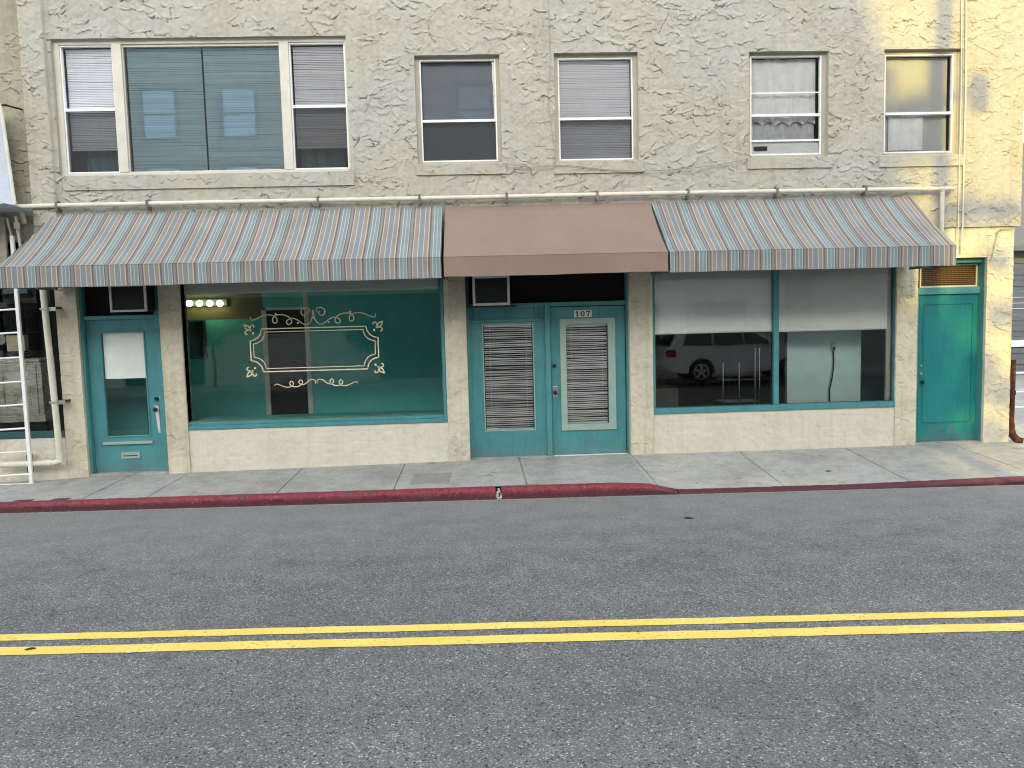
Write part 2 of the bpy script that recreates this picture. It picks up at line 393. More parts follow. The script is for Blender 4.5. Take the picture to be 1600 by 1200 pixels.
def thing(name, label, cat, group=None, kind=None): return tag(empty(name), label, cat, group, kind)
def BX(*a): return MB().box(*a)

# ------------------------------------------------------------------ skip-trowel stucco relief (real displacement)
GS = .008; GX0, GX1, GZ0, GZ1 = -7.2, 7.8, 0.0, 6.76
NX, NZ = int(round((GX1-GX0)/GS))+1, int(round((GZ1-GZ0)/GS))+1
def smooth_noise(nz, nx, cell, seed):
    r = np.random.default_rng(seed); gz, gx = nz//cell+3, nx//cell+3
    g = r.standard_normal((gz, gx)); zi = np.arange(nz)/cell; xi = np.arange(nx)/cell
    z0, x0 = zi.astype(int), xi.astype(int); fz, fx = zi-z0, xi-x0
    fz, fx = fz*fz*(3-2*fz), fx*fx*(3-2*fx)
    a = g[z0][:, x0]; b = g[z0][:, x0+1]; c = g[z0+1][:, x0]; d = g[z0+1][:, x0+1]
    return (a*(1-fx)+b*fx)*(1-fz)[:, None]+(c*(1-fx)+d*fx)*fz[:, None]
def trowel():
    H = .0030*smooth_noise(NZ, NX, 9, 1)+.0018*smooth_noise(NZ, NX, 4, 2)+.004*smooth_noise(NZ, NX, 36, 3)
    wu = smooth_noise(NZ, NX, 6, 4)*.34+smooth_noise(NZ, NX, 3, 5)*.16; wv = smooth_noise(NZ, NX, 6, 6)*.34+smooth_noise(NZ, NX, 3, 7)*.16
    n = 5600
    order = rng.permutation(n)
    for k in order:
        cx = rng.uniform(0, NX); cz = rng.uniform(0, NZ)
        a = rng.uniform(3, 15)*(1 if rng.random() < .8 else 1.5); b = rng.uniform(1.8, 6.5); th = rng.normal(0, .30)
        if rng.random() < .22: th = rng.uniform(-1.3, 1.3)
        T = rng.uniform(.004, .015)
        e = int(a*1.5)+2
        x0, x1, z0, z1 = max(0, int(cx)-e), min(NX, int(cx)+e), max(0, int(cz)-e), min(NZ, int(cz)+e)
        if x1-x0 < 3 or z1-z0 < 3: continue
        X, Z = np.meshgrid(np.arange(x0, x1)-cx, np.arange(z0, z1)-cz)
        u = (X*math.cos(th)+Z*math.sin(th))/a+wu[z0:z1, x0:x1]; v = (-X*math.sin(th)+Z*math.cos(th))/b+wv[z0:z1, x0:x1]
        r = u*u+v*v
        mask = np.clip((1-r)*3.6, 0, 1)                     # sharp lip
        ramp = np.clip(.5-.5*v, 0, 1)**1.3                  # thick along the lower edge, feathered out above
        sub = H[z0:z1, x0:x1]
        H[z0:z1, x0:x1] = np.where(mask > 0, np.maximum(sub, sub*.6+T*ramp*mask), sub)
        if rng.random() < .62:                              # open seam left under the lip
            gr = np.exp(-((r-1.12)/.13)**2)*np.clip(-v*1.6-.25, 0, 1)*np.clip(.5+wu[z0:z1, x0:x1]*2.2, 0, 1)
            H[z0:z1, x0:x1] = np.maximum(H[z0:z1, x0:x1]-rng.uniform(.018, .045)*gr, -.032)
    return H
HF = trowel()
# horizontal board marks for the base panels
_z = np.arange(NZ)*GS
BOARD = (.004*smooth_noise(NZ, NX, 7, 21)+.003*smooth_noise(NZ, NX, 25, 22)+.0015*smooth_noise(NZ, NX, 3, 24))
BOARD += (-.004*np.exp(-(((_z+.03) % .145)-.07)**2/(2*.008**2)))[:, None]*np.clip(smooth_noise(NZ, NX, 40, 23)*.6+.5, 0, 1)
def relief(name, x0, x1, z0, z1, Y0, mat, parent, holes=(), amp=1.0, back=.14, field=None, offset=None, label=None, zbase=None):
    """one stuccoed wall sheet with real relief; edges of sheet and openings are turned back into the wall"""
    i0, i1 = int(round((x0-GX0)/GS)), int(round((x1-GX0)/GS)); j0, j1 = int(round((z0-GZ0)/GS)), int(round((z1-GZ0)/GS))
    nx, nz = i1-i0+1, j1-j0+1
    X = GX0+np.arange(i0, i1+1)*GS; Z = GZ0+np.arange(j0, j1+1)*GS
    h = (HF if field is None else field)[j0:j1+1, i0:i1+1]*amp
    XX, ZZ = np.meshgrid(X, Z)
    YY = Y0-h
    if offset is not None: YY = YY-offset(XX, ZZ)
    keep = np.ones((nz-1, nx-1), bool)
    for hx0, hx1, hz0, hz1 in holes:
        a, b = int(round((hx0-x0)/GS)), int(round((hx1-x0)/GS)); c, d = int(round((hz0-z0)/GS)), int(round((hz1-z0)/GS))
        keep[max(c, 0):max(d, 0), max(a, 0):max(b, 0)] = False
    idx = np.arange(nx*nz).reshape(nz, nx); N = nx*nz
    q = np.stack([idx[:-1, :-1], idx[:-1, 1:], idx[1:, 1:], idx[1:, :-1]], -1)[keep]
    kp = np.pad(keep, 1)
    eh = kp[1:, 1:-1] != kp[:-1, 1:-1]; ev = kp[1:-1, 1:] != kp[1:-1, :-1]
    hz, hx = np.nonzero(eh); vz, vx = np.nonzero(ev)
    ea = np.concatenate([idx[hz, hx], idx[vz, vx]]); eb = np.concatenate([idx[hz, hx+1], idx[vz+1, vx]])
    sk = np.stack([ea, eb, eb+N, ea+N], -1)
    V = np.concatenate([np.stack([XX, YY, ZZ], -1).reshape(-1, 3), np.stack([XX, np.full_like(XX, Y0+back), ZZ], -1).reshape(-1, 3)])
    Q = np.concatenate([q, sk]); used, inv = np.unique(Q, return_inverse=True); Q = inv.reshape(-1, 4); V = V[used]
    me = bpy.data.meshes.new(name); me.vertices.add(len(V)); me.vertices.foreach_set('co', V.astype(np.float32).ravel())
    me.loops.add(Q.size); me.loops.foreach_set('vertex_index', Q.astype(np.int32).ravel())
    me.polygons.add(len(Q)); me.polygons.foreach_set('loop_start', (np.arange(len(Q))*4).astype(np.int32))
    sm = np.zeros(len(Q), bool); sm[:len(q)] = True; me.polygons.foreach_set('use_smooth', sm)
    me.update(calc_edges=True); me.validate(); me.materials.append(M[mat])
    o = bpy.data.objects.new(name, me); COL.objects.link(o); o.parent = parent
    if label: o['label'] = label
    return o

# ================================================================== THE SETTING: ground, road, pavement, kerb
def base_z(x): return np.interp(x, [-9, -6, -5.3, -4, -2, 0, 2, 4, 7.5, 12], [.07, .09, .125, .130, .150, .172, .176, .170, .185, .19])
def kerb_y(x): return -1.615-.031*np.asarray(x)             # front of the kerb
def kerb_z(x): return np.interp(x, [-12, -6, -3, 0, 1.55, 1.95, 2.18, 2.3, 4.4, 6.6, 12], [.10, .10, .112, .125, .128, .105, .05, .024, .028, .072, .085])
tag(MB().quad((-400, -400, -.03), (400, -400, -.03), (400, 400, -.03), (-400, 400, -.03)).build('ground', 'concrete'), 'plain grey ground reaching out past the street', 'ground', kind='structure')
g = MB()
xs = [-60, -30, -12]+[x*.5 for x in range(-23, 25)]+[14, 30, 60]
ys = [-13.3, -11, -9, -7, -5, -3, -2, -1.2]
for y in ys:
    for x in xs: g.v.append((x, y, 0.0 if y > -9 else .0))
for j in range(len(ys)-1):
    for i in range(len(xs)-1): a = j*len(xs)+i; g.f.append((a, a+1, a+len(xs)+1, a+len(xs)))
tag(g.build('road', 'asphalt'), 'grey speckled asphalt street with worn wheel tracks', 'road', kind='structure')
# double yellow line, two sheets 4 mm above the asphalt
def line(y0a, y0b, y1a, y1b):
    g = MB(); xs = np.linspace(-14, 14, 561)
    s = -.0440
    for x in xs:
        wa = .003*math.sin(x*3.1)+.002*math.sin(x*11)
        g.v += [(x, y0a+s*x+wa+random.gauss(0, .0012), .004), (x, y0b+s*x+wa*.6+random.gauss(0, .0012), .004)]
    for i in range(len(xs)-1): g.f.append((2*i+1, 2*i+3, 2*i+2, 2*i))
    return g
tag(line(-5.305, -5.415, 0, 0).build('lane_marking', 'yellow'), 'far stripe of the double yellow centre line, nearer the shops', 'road marking', 'double yellow centre line', 'structure')
tag(line(-5.522, -5.648, 0, 0).build('lane_marking', 'yellow'), 'near stripe of the double yellow centre line, nearer the viewer', 'road marking', 'double yellow centre line', 'structure')
# pavement, slabs cut by real grooves
joints = [-7.6, -6.2, -4.80, -4.02, -2.485, -1.09, .48, 2.04, 3.56, 5.07, 6.6, 8.1]
cols = sorted(set(round(x, 4) for x in list(np.arange(-9, 12.01, .12))+[j+d for j in joints for d in (-.009, -.006, .006, .009)]))
rows = np.linspace(0, 1, 19)
g = MB(); rs = np.random.default_rng(3)
for r in rows:
    for x in cols:
        yk = float(kerb_y(x))+.15; y = yk+(0.35-yk)*r
        zz = float(kerb_z(x))+(float(base_z(x))-float(kerb_z(x)))*min(1, r*(.35-yk)/(0-yk))
        if any(abs(x-j) <= .0065 for j in joints): zz -= .014
        g.v.append((x+(.02*(1-r) if x > 0 else -.0*(1-r)), y, zz+rs.normal(0, .0006)))
nc = len(cols)
for j in range(len(rows)-1):
    for i in range(nc-1): a = j*nc+i; g.f.append((a, a+1, a+nc+1, a+nc))
tag(g.build('pavement', 'concrete', smooth=True), 'grey concrete pavement slabs in front of the shops', 'pavement', kind='structure')
def kerb(x0, x1, label, endround=False):
    g = MB(); xs = np.arange(x0, x1+.001, .03); n = len(xs); P = 9
    for i, x in enumerate(xs):
        yk = float(kerb_y(x)); z = float(kerb_z(x)); e = min(i, n-1-i)*.03
        chip = .012*max(0, math.sin(x*9.3+math.sin(x*3))-.72)*3+rs.normal(0, .0016)
        prof = [(.165, z-.05), (.15, z+.004), (.08, z+.006), (.03, z+.004), (.010, z-.008-chip), (.0-chip*.4, z-.03), (.002, z*.5), (.006, .02), (.0, -.03)]
        if z < .05: prof = [(.165, z-.05), (.15, z+.004), (.08, z+.004), (.04, z+.002), (.02, z-.003), (.008, z*.7), (.002, z*.45), (.0, .002), (.0, -.03)]
        for dy, zz in prof: g.v.append((x, yk+dy+rs.normal(0, .0012), zz+rs.normal(0, .0012)))
    for i in range(n-1):
        for k in range(P-1): a = i*P+k; g.f.append((a, a+P, a+P+1, a+1))
    g.f.append(tuple(range(P))); g.f.append(tuple((n-1)*P+k for k in range(P)))
    return tag(g.build('kerb', 'kerb', smooth=True), label, 'kerb', kind='structure')
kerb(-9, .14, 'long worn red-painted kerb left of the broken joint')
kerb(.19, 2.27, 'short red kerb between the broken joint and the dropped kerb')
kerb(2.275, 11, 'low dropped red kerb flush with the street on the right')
# pale broken concrete in the joint, and the dirt line along the gutter
g = MB()
for k in range(26):
    h = random.uniform(.0, .118); x = .165+random.uniform(-.035, .035)+(.02 if h > .08 else 0); y = float(kerb_y(x))+.02+h*.25+random.uniform(-.01, .09)*(h > .09)
    g.sphere((x, y, h), random.uniform(.010, .024), 6, (1, 1.2, .8))
tag(g.build('broken_concrete', 'scrap'), 'pale broken concrete chips stuck in the kerb joint', 'rubble', kind='stuff')
# near kerb and pavement behind the viewer
g = MB().box(-60, 60, -16.5, -13.3, -.02, .13); tag(g.build('pavement', 'concrete', bevel=.02), 'pavement on the far side of the street behind the viewer', 'pavement', kind='structure')
# side alley ground right of the building
tag(MB().quad((7.62, .35, .186), (40, .35, .19), (40, 60, .25), (7.62, 60, .25)).build('alley_ground', 'concrete'), 'pale alley ground beyond the right corner of the building', 'alley', kind='structure')
# grit and crumbs washed along the foot of the kerb
g = MB()
for k in range(300):
    x = random.uniform(-7.5, 7.5); y = float(kerb_y(x))-.012-abs(random.gauss(0, .07)); r = random.choice((.004, .005, .006, .009))
    g.sphere((x, y, r*.5), r, 6, (1.3, 1, .7))
tag(g.build('gutter_grit', 'lid'), 'fine pale grit washed along the foot of the red kerb', 'grit', kind='stuff')
# lids set in the pavement
def gz(x, y):
    yk = float(kerb_y(x))+.15; r = (y-yk)/(0-yk); return float(kerb_z(x))+(float(base_z(x))-float(kerb_z(x)))*r
def lid(x0, x1, y0, y1, mat, name, label, grp=None, th=.004):
    skew = .03
    P = [(x0, y0), (x1, y0), (x1+skew, y1), (x0+skew, y1)]
    g = MB(); g.v = [(x, y, gz(x, y)+th+.001) for x, y in P]+[(x, y, gz(x, y)-.03) for x, y in P]
    g.f = [(0, 1, 2, 3), (0, 4, 5, 1), (1, 5, 6, 2), (2, 6, 7, 3), (3, 7, 4, 0)]
    tag(g.build(name, mat), label, 'lid', grp)
lid(-5.62, -5.42, -1.42, -1.22, 'iron', 'meter_lid', 'dark square lid in the pavement nearer the white ladder', 'dark lids in the pavement')
lid(-5.17, -4.99, -1.42, -1.22, 'iron', 'meter_lid', 'dark square lid in the pavement in front of the mail slot door', 'dark lids in the pavement')
lid(-.92, -.45, -1.22, -.66, 'lid', 'inspection_cover', 'pale rectangular concrete utility lid near the kerb', None, .005)
# litter
def leaf(x, y, z, s, rot, mat, name, label, cat):
    g = MB(); c, sn = math.cos(rot), math.sin(rot)
    out = [(-1, 0, .1), (-.5, .33, .3), (.1, .42, .42), (.7, .22, .3), (1.05, .02, .05), (.65, -.25, .22), (0, -.38, .35), (-.55, -.28, .2)]
    top = [(x+s*(u*c-v*sn), y+s*(u*sn+v*c), z+s*.5*w) for u, v, w in out]
    g.v = top+[(a, b, h-s*.06) for a, b, h in top]; n = len(out)
    g.f = [tuple(range(n)), tuple(range(n, 2*n))[::-1]]+[(i, i+n, (i+1) % n+n, (i+1) % n) for i in range(n)]
    tag(g.build(name, mat), label, cat)
leaf(-3.045, -5.455+.02, .006, .035, .35, 'leaf', 'fallen_leaf', 'dark dead leaf lying on the near yellow stripe at left', 'leaf')
leaf(2.09, -2.76, .002, .05, -.5, 'leaf', 'fallen_leaf', 'curled dark leaf on bare asphalt right of the kerb end', 'leaf')
leaf(-2.33, -5.555, .005, .032, .2, 'scrap', 'paper_scrap', 'small white scrap at the edge of the near yellow stripe', 'litter')
leaf(4.35, -1.05, gz(4.35, -1.05)+.002, .045, .1, 'leaf', 'fallen_leaf', 'dark leaf on the pavement near the dropped kerb at right', 'leaf')

# ================================================================== THE BUILDING
B = thing('stucco_building', 'cream rough-stucco building with teal shopfronts and upstairs sash windows', 'building')
big = (-5.44, -1.66, 4.12, 5.87)
W2, W3, W4, W5 = (-.77, .35, 4.19, 5.60), (1.08, 2.20, 4.19, 5.61), (3.70, 4.79, 4.19, 5.59), (5.55, 6.64, 4.19, 5.60)
def pil(X, Z):
    return np.clip((-5.48-X)/.02, 0, 1)*.055
relief('upper_wall', -5.80, 7.51, 3.21, 6.75, 0.0, 'stucco', B, [big, W2, W3, W4, W5], 1.0, .16, offset=pil)
relief('lintel', -5.62, 7.45, 2.79, 3.208, .03, 'stucco_low', B, [], .6, .14)
piers = [(-5.64, -5.37, .09), (-4.30, -4.01, .12), (-.49, -.19, .15), (2.05, 2.37, .16), (5.79, 6.10, .16)]
for a, b, z in piers: relief('pilaster', a, b, z, 2.79, .03, 'stucco_low', B, [], .55, .22)
relief('pilaster', 7.07, 7.45, .16, 2.79, .03, 'stucco_low', B, [], .75, .22)
relief('bulkhead', -4.01, -.49, .12, .715, .05, 'bulkhead', B, [], .6, .12, BOARD)
relief('bulkhead', 2.37, 5.79, .15, .735, .05, 'bulkhead', B, [], .6, .12, BOARD)
for i, (a, b, c, d) in enumerate([(-5.40, -1.62, 3.94, 4.12), (-.79, .41, 4.05, 4.19), (1.05, 2.26, 4.03, 4.19), (3.67, 4.85, 4.05, 4.19), (5.50, 6.68, 4.04, 4.19)]):
    relief('window_sill', a, b, c, d, -.025, 'stucco', B, [], .55, .05)
# body behind the front: side wall, rooms, floors, roof
BX(7.30, 7.50, .15, 14, 0, 6.75).build('side_wall', 'stucco', B)
BX(-5.79, 7.50, .02, .30, 6.762, 7.0).build('parapet', 'stucco', B)
BX(-5.79, 7.50, .301, 14, 6.76, 6.86).build('roof', 'slate', B)
BX(-5.79, 7.295, 1.6, 1.7, 3.3, 6.70).build('upper_room_wall', 'dark', B)
BX(-5.79, 7.295, .17, 6, 2.85, 3.20).build('shop_ceiling', 'oppwhite', B)
BX(-5.79, 7.295, .32, 6, 6.60, 6.74).build('upper_ceiling', 'dark', B)
BX(-5.79, 7.295, .36, 6, .02, .15).build('shop_floor', 'floor_in', B)
BX(-5.79, -5.66, .32, 14, 0, 6.5).build('side_wall', 'stucco', B)

# ---- upstairs windows
def slats(x0, x1, z0, z1, y, mat, name, parent=None, pitch=.022, tilt=62, w=.025, jitter=0.0, warp=0.0, head=True):
    g = MB(); n = int((z1-z0)/pitch); c, s = math.cos(R_(tilt)), math.sin(R_(tilt))
    for k in range(n):
        z = z1-.03-k*pitch; tl = tilt+random.gauss(0, jitter); c, s = math.cos(R_(tl)), math.sin(R_(tl))
        if z < z0: break
        dzl, dzr = random.gauss(0, warp), random.gauss(0, warp)
        a, b = c*w/2, s*w/2
        g.quad((x0, y-a, z-b+dzl), (x1, y-a, z-b+dzr), (x1, y+a, z+b+dzr), (x0, y+a, z+b+dzl))
    if head: g.box(x0, x1, y-.014, y+.014, z1-.022, z1)
    g.box(x0, x1, y-.010, y+.010, z0-.008, z0+.006)
    for f in (.12, .88):
        x = x0+(x1-x0)*f; g.box(x-.0012, x+.0012, y-.0165, y-.0155, z0, z1)
    return g.build(name, mat, parent)
def sash_window(op, x0, x1, z0, z1, zm, label, screen=True, casing='casing', w=.018):
    """op: opening in the stucco; x0..z1: outer line of the white sash as measured on the wall face"""
    Y = .09
    X0, X1, Z0, Z1, ZM = dx(x0, Y), dx(x1, Y), dz(z0, Y), dz(z1, Y), dz(zm, Y)
    ox0, ox1, oz0, oz1 = op[0]-.005, op[1]+.005, op[2]-.005, op[3]+.005
    c = MB()
    c.box(ox0, X0-.001, .072, .15, oz0, oz1); c.box(X1+.001, ox1, .072, .15, oz0, oz1)
    c.box(X0-.001, X1+.001, .072, .15, Z1+.001, oz1); c.box(X0-.001, X1+.001, .066, .15, oz0, Z0-.001)
    win = c.build('window', casing, B, bevel=.005, label=label)
    g = MB().frame(X0, X1, Z0, Z1, w, .080, .135).box(X0+w, X1-w, .074, .125, ZM-.016, ZM+.018)
    g.build('sash', 'alu', win, bevel=.002)
    MB().quad((X0+w, .118, ZM), (X1-w, .118, ZM), (X1-w, .118, Z1-w), (X0+w, .118, Z1-w)).build('pane', 'glass_up', win)
    MB().quad((X0+w, .106, Z0+w), (X1-w, .106, Z0+w), (X1-w, .106, ZM), (X0+w, .106, ZM)).build('pane', 'glass_up', win)
    if screen: MB().quad((X0+w, .090, Z0+w), (X1-w, .090, Z0+w), (X1-w, .090, ZM-.016), (X0+w, .090, ZM-.016)).build('insect_screen', 'screen', win)
    return X0, X1, Z0, Z1, ZM, win
def drape(x0, x1, z0, z1, y, mat, name, label, folds=14, amp=.018, scallop=0.0):
    g = MB(); n = 90; rowsn = 16
    for j in range(rowsn+1):
        for i in range(n+1):
            x = x0+(x1-x0)*i/n; tz = j/rowsn
            zlow = z0+scallop*abs(math.sin(i/n*math.pi*5))
            z = zlow+(z1-zlow)*tz
            yy = y+amp*(1-.5*tz)*math.sin(i/n*folds*2*math.pi+.8*math.sin(i*.21)+tz*1.2)
            g.v.append((x, yy, z))
    for j in range(rowsn):
        for i in range(n): q = j*(n+1)+i; g.f.append((q, q+1, q+n+2, q+n+1))
    return tag(g.build(name, mat, smooth=True), label, 'curtain')
# the wide three-light window
Y = .09
c = MB(); ox0, ox1, oz0, oz1 = big[0]-.005, big[1]+.005, big[2]-.005, big[3]+.005
e = [dx(v_, Y) for v_ in (-5.325, -4.655, -4.535, -2.515, -2.395, -1.67)]
zt, zb, ztc = dz(5.775, Y), dz(4.150, Y), dz(5.745, Y)
c.box(ox0, e[0], .06, .15, oz0, oz1); c.box(e[5], ox1, .06, .15, oz0, oz1)
c.box(e[0], e[5], .06, .15, zt, oz1); c.box(e[0], e[5], .052, .15, oz0, zb)
c.box(e[1], e[2], .045, .15, zb, zt); c.box(e[3], e[4], .045, .15, zb, zt)
bigwin = c.build('window', 'cream_trim', B, bevel=.006, label='wide upstairs window with a fixed centre light and two sash lights')
zm = dz(4.96, Y)
for a, b in ((e[0], e[1]), (e[4], e[5])):
    MB().frame(a, b, zb, zt, .018, .078, .135).box(a+.018, b-.018, .072, .125, zm-.018, zm+.02).build('sash', 'alu', bigwin, bevel=.002)
    MB().quad((a+.018, .118, zb), (b-.018, .118, zb), (b-.018, .118, zt), (a+.018, .118, zt)).build('pane', 'glass_up', bigwin)
    MB().quad((a+.018, .09, zb+.018), (b-.018, .09, zb+.018), (b-.018, .09, zm-.018), (a+.018, .09, zm-.018)).build('insect_screen', 'screen', bigwin)
MB().frame(e[2], e[3], zb, zt, .012, .08, .13, wt=.03).build('sash', 'cream_trim', bigwin, bevel=.002)
MB().quad((e[2]+.012, .10, zb), (e[3]-.012, .10, zb), (e[3]-.012, .10, zt), (e[2]+.012, .10, zt)).build('pane', 'glass_teal', bigwin)
vb = 'upstairs blinds'
tag(slats(e[0]+.03, e[1]-.03, zb+.32, zt-.03, .17, 'slat', 'venetian_blind', jitter=4, warp=.0015), 'pale venetian blind in the left light of the wide window', 'blind', vb)
tag(slats(e[4]+.03, e[5]-.03, zb+.30, zt-.03, .17, 'slat', 'venetian_blind', jitter=4, warp=.0015), 'pale venetian blind in the right light of the wide window', 'blind', vb)
drape(e[0]+.14, e[1]-.03, zb+.02, zb+.36, .30, 'teal', 'curtain', 'dark teal curtain end below the blind of the left light', 4, .02)
drape(e[4]+.05, e[5]-.10, zb+.02, zb+.34, .30, 'teal', 'curtain', 'dark teal curtain end below the blind of the right light', 4, .02)
xm = dx(at(320, 160)[0], .17)
tag(slats(e[2]+.02, xm-.012, zb+.02, zt-.03, .17, 'slat_teal', 'venetian_blind', jitter=3, warp=.0012, tilt=68), 'blue-green venetian blind left of the gap in the wide window', 'blind', vb)
tag(slats(xm+.012, e[3]-.02, zb+.02, zt-.03, .17, 'slat_teal', 'venetian_blind', jitter=3, warp=.0012, tilt=68), 'blue-green venetian blind right of the gap in the wide window', 'blind', vb)
a = sash_window(W2, -.705, .30, 4.215, 5.535, 4.745, 'upstairs sash window with a plain dark grey shade')
tag(BX(a[0]+.02, a[1]-.02, .165, .17, a[2]+.02, a[3]-.02).build('grey_blackout_blind', 'shade_grey'), 'plain dark grey shade in the window right of the wide one', 'blind', vb)
a = sash_window(W3, 1.125, 2.125, 4.205, 5.535, 4.745, 'upstairs sash window with white blinds below the hanging cable')
tag(slats(a[0]+.025, a[1]-.025, a[2]+.02, a[3]-.02, .165, 'slat', 'venetian_blind', jitter=3, warp=.001, tilt=66), 'white venetian blind in the middle upstairs window', 'blind', vb)
a = sash_window(W4, 3.715, 4.688, 4.225, 5.53, 4.75, 'upstairs sash window with a sheer curtain and a white sill panel', screen=False)
win4 = a[5]
BX(a[0]+.018, a[1]-.018, .098, .112, dz(5.04, .1), dz(5.055, .1)).build('sash_bar', 'alu', win4)
BX(a[0]+.018, a[1]-.018, .088, .1, dz(4.405, .1), dz(4.43, .1)).build('sash_bar', 'alu', win4)
drape(a[0]+.02, a[1]-.04, dz(4.62, .17), a[3]-.02, .175, 'curtain', 'lace_curtain', 'sheer white valance curtain behind the fourth upstairs window', 6, .015, .05)
drape(a[0]+.02, a[1]-.04, dz(4.40, .2), dz(4.7, .2), .21, 'slat_grey', 'curtain', 'dim grey lower curtain behind the fourth upstairs window', 9, .014)
acp = thing('window_panel', 'white filler panel with a dark slot at the foot of the curtained window', 'panel')
BX(a[0]+.02, a[1]-.02, .120, .135, a[2]+.02, dz(4.40, .12)).build('panel', 'white', acp)
BX(a[0]+.06, a[0]+.25, .111, .119, dz(4.285, .12), dz(4.345, .12)).build('slot', 'blackmetal', acp, bevel=.003)
a = sash_window(W5, 5.555, 6.512, 4.222, 5.525, 4.745, 'rightmost upstairs sash window with a drawn cream shade', screen=False)
drape(a[0]+.015, a[1]-.035, a[2]+.03, a[3]-.02, .17, 'shade_cream', 'cream_curtain', 'plain cream curtain drawn across the rightmost upstairs window', 3, .012)
drape(a[0]+.10, a[1]-.38, a[2]+.05, dz(4.72, .15), .148, 'curtain', 'lace_curtain', 'short grey lace panel in the rightmost upstairs window', 5, .006)

# ---- left door with a mail slot
YD = .17
def rect(x0, x1, z0, z1, Y): return dx(x0, Y), dx(x1, Y), dz(z0, Y), dz(z1, Y)
x0, x1, z0, z1 = rect(-5.245, -4.335, .160, 2.235, YD)
gx0, gx1, gz0, gz1 = rect(-5.062, -4.505, .672, 2.062, YD)
def panel_door(name, x0, x1, z0, z1, gx0, gx1, gz0, gz1, y, mat, label, th=.045):
    g = MB(); g.box(x0, gx0, y, y+th, z0, z1); g.box(gx1, x1, y, y+th, z0, z1)
    g.box(gx0, gx1, y, y+th, gz1, z1); g.box(gx0, gx1, y, y+th, z0, gz0)
    return g.build(name, mat, B, label=label)
door1 = panel_door('door', x0, x1, z0, z1, gx0, gx1, gz0, gz1, YD, 'teal', 'teal half-glazed door with a mail slot')
MB().frame(gx0-.018, gx1+.018, gz0-.018, gz1+.018, .018, YD-.012, YD-.001).build('glazing_bead', 'teal', door1, bevel=.003)
MB().quad((gx0, YD+.02, gz0), (gx1, YD+.02, gz0), (gx1, YD+.02, gz1), (gx0, YD+.02, gz1)).build('pane', 'glass', door1)
p = rect(-5.119, -4.463, .560, .597, YD); BX(p[0], p[1], YD-.035, YD-.001, p[2], p[3]).build('ledge', 'sage', door1, bevel=.004)
p = rect(-4.90, -4.650, .362, .452, YD); MB().frame(*p, .022, YD-.012, YD-.001).box(p[0]+.022, p[1]-.022, YD-.006, YD-.001, p[2]+.022, p[3]-.022).build('mail_slot', 'sage', door1, bevel=.002)
BX(p[0]+.035, p[1]-.035, YD-.0085, YD-.0062, p[2]+.032, p[2]+.044).build('slot_opening', 'blackmetal', door1)
kx = dx(-4.385, YD)
MB().disc((kx, YD-.012, dz(1.16, YD)), (0, 1, 0), .026, .022).build('deadbolt', 'blackmetal', door1, smooth=True)
MB().sphere((kx-.01, YD-.05, dz(1.02, YD)), .032, 12, (1, .8, 1)).tube([(kx-.01, YD-.001, dz(1.02, YD)), (kx-.01, YD-.045, dz(1.02, YD))], .012).build('knob', 'blackmetal', door1, smooth=True)
g = MB().prism([(kx-.035, dz(1.07, YD)), (kx+.022, dz(1.07, YD)), (kx+.028, dz(.70, YD)), (kx, dz(.70, YD))], 'y', YD-.010, YD-.001); g.build('handle_plate', 'acframe', door1, bevel=.002)
BX(gx0+.01, gx1-.01, YD+.028, YD+.031, dz(1.445, YD), gz1).build('paper_shade', 'paper', door1)
# jamb, transom and threshold
g = MB(); jx0, jx1 = -5.372, -4.298
g.box(jx0, x0-.004, .10, .26, .13, 2.80).box(x0-.045, x0-.006, .085, .099, .14, z1+.03).box(x1+.004, jx1, .12, .26, .13, 2.80)
g.box(x0-.004, x1+.004, .12, .26, z1+.004, z1+.055)
g.build('door_frame', 'teal', B, bevel=.004)
BX(x0-.004, x1+.004, .20, .22, z1+.056, 2.80).build('transom_panel', 'black', B)
BX(jx0, jx1, .05, .30, .10, .150).build('threshold', 'concrete', B, bevel=.006)
def ac_unit(x0, x1, z0, z1, y0, y1, label, w=.028, tilt=0.0):
    u = thing('air_conditioner', label, 'air conditioner', 'air conditioners over the doors')
    BX(x0+.01, x1-.01, y0+.03, y1, z0+.01, z1-.01).build('casing', 'acbox', u, bevel=.008)
    MB().frame(x0, x1, z0, z1, w, y0, y0+.028).build('front_frame', 'acframe', u, bevel=.006)
    g = MB(); n = 16
    for k in range(n):
        z = z0+w+(z1-z0-2*w)*(k+.5)/n; g.box(x0+w, x1-w, y0+.012, y0+.020, z-.003, z+.003)
    g.build('grille', 'blackmetal', u)
    return u
yb = -.18
ac_unit(dx(-4.92, yb), dx(-4.44, yb), dz(2.335, yb), dz(2.70, yb), yb, .199, 'air conditioner in the dark transom above the mail slot door')
# ---- left shop window
YG = .12
x0, x1, z0, z1 = -4.008, -.492, .715, 2.79
g = MB(); s0, s1 = dx(-3.985, YG), dx(-.545, YG)
g.box(x0, dx(-3.991, .1), .06, .20, z0+.09, z1).box(dx(-.53, .1), x1, .06, .20, z0+.09, z1)
g.box(x0, x1, .035, .20, z0+.001, z0+.055).box(x0, x1, .06, .20, z0+.056, z0+.10)
sw = g.build('shop_window', 'teal', B, bevel=.005, label='wide teal-framed shop window with gold scroll lettering frame')
gx0, gx1, gz0, gz1 = dx(-3.991, .1), dx(-.53, .1), z0+.10, z1
MB().frame(gx0, gx1, gz0, gz1, .012, .125, .165).build('inner_bead', 'sage', sw, bevel=.003)
MB().quad((gx0, YG, gz0), (gx1, YG, gz0), (gx1, YG, gz1), (gx0, YG, gz1)).build('pane', 'glass', sw)
hz = dz(at(480, 452)[1], YG)
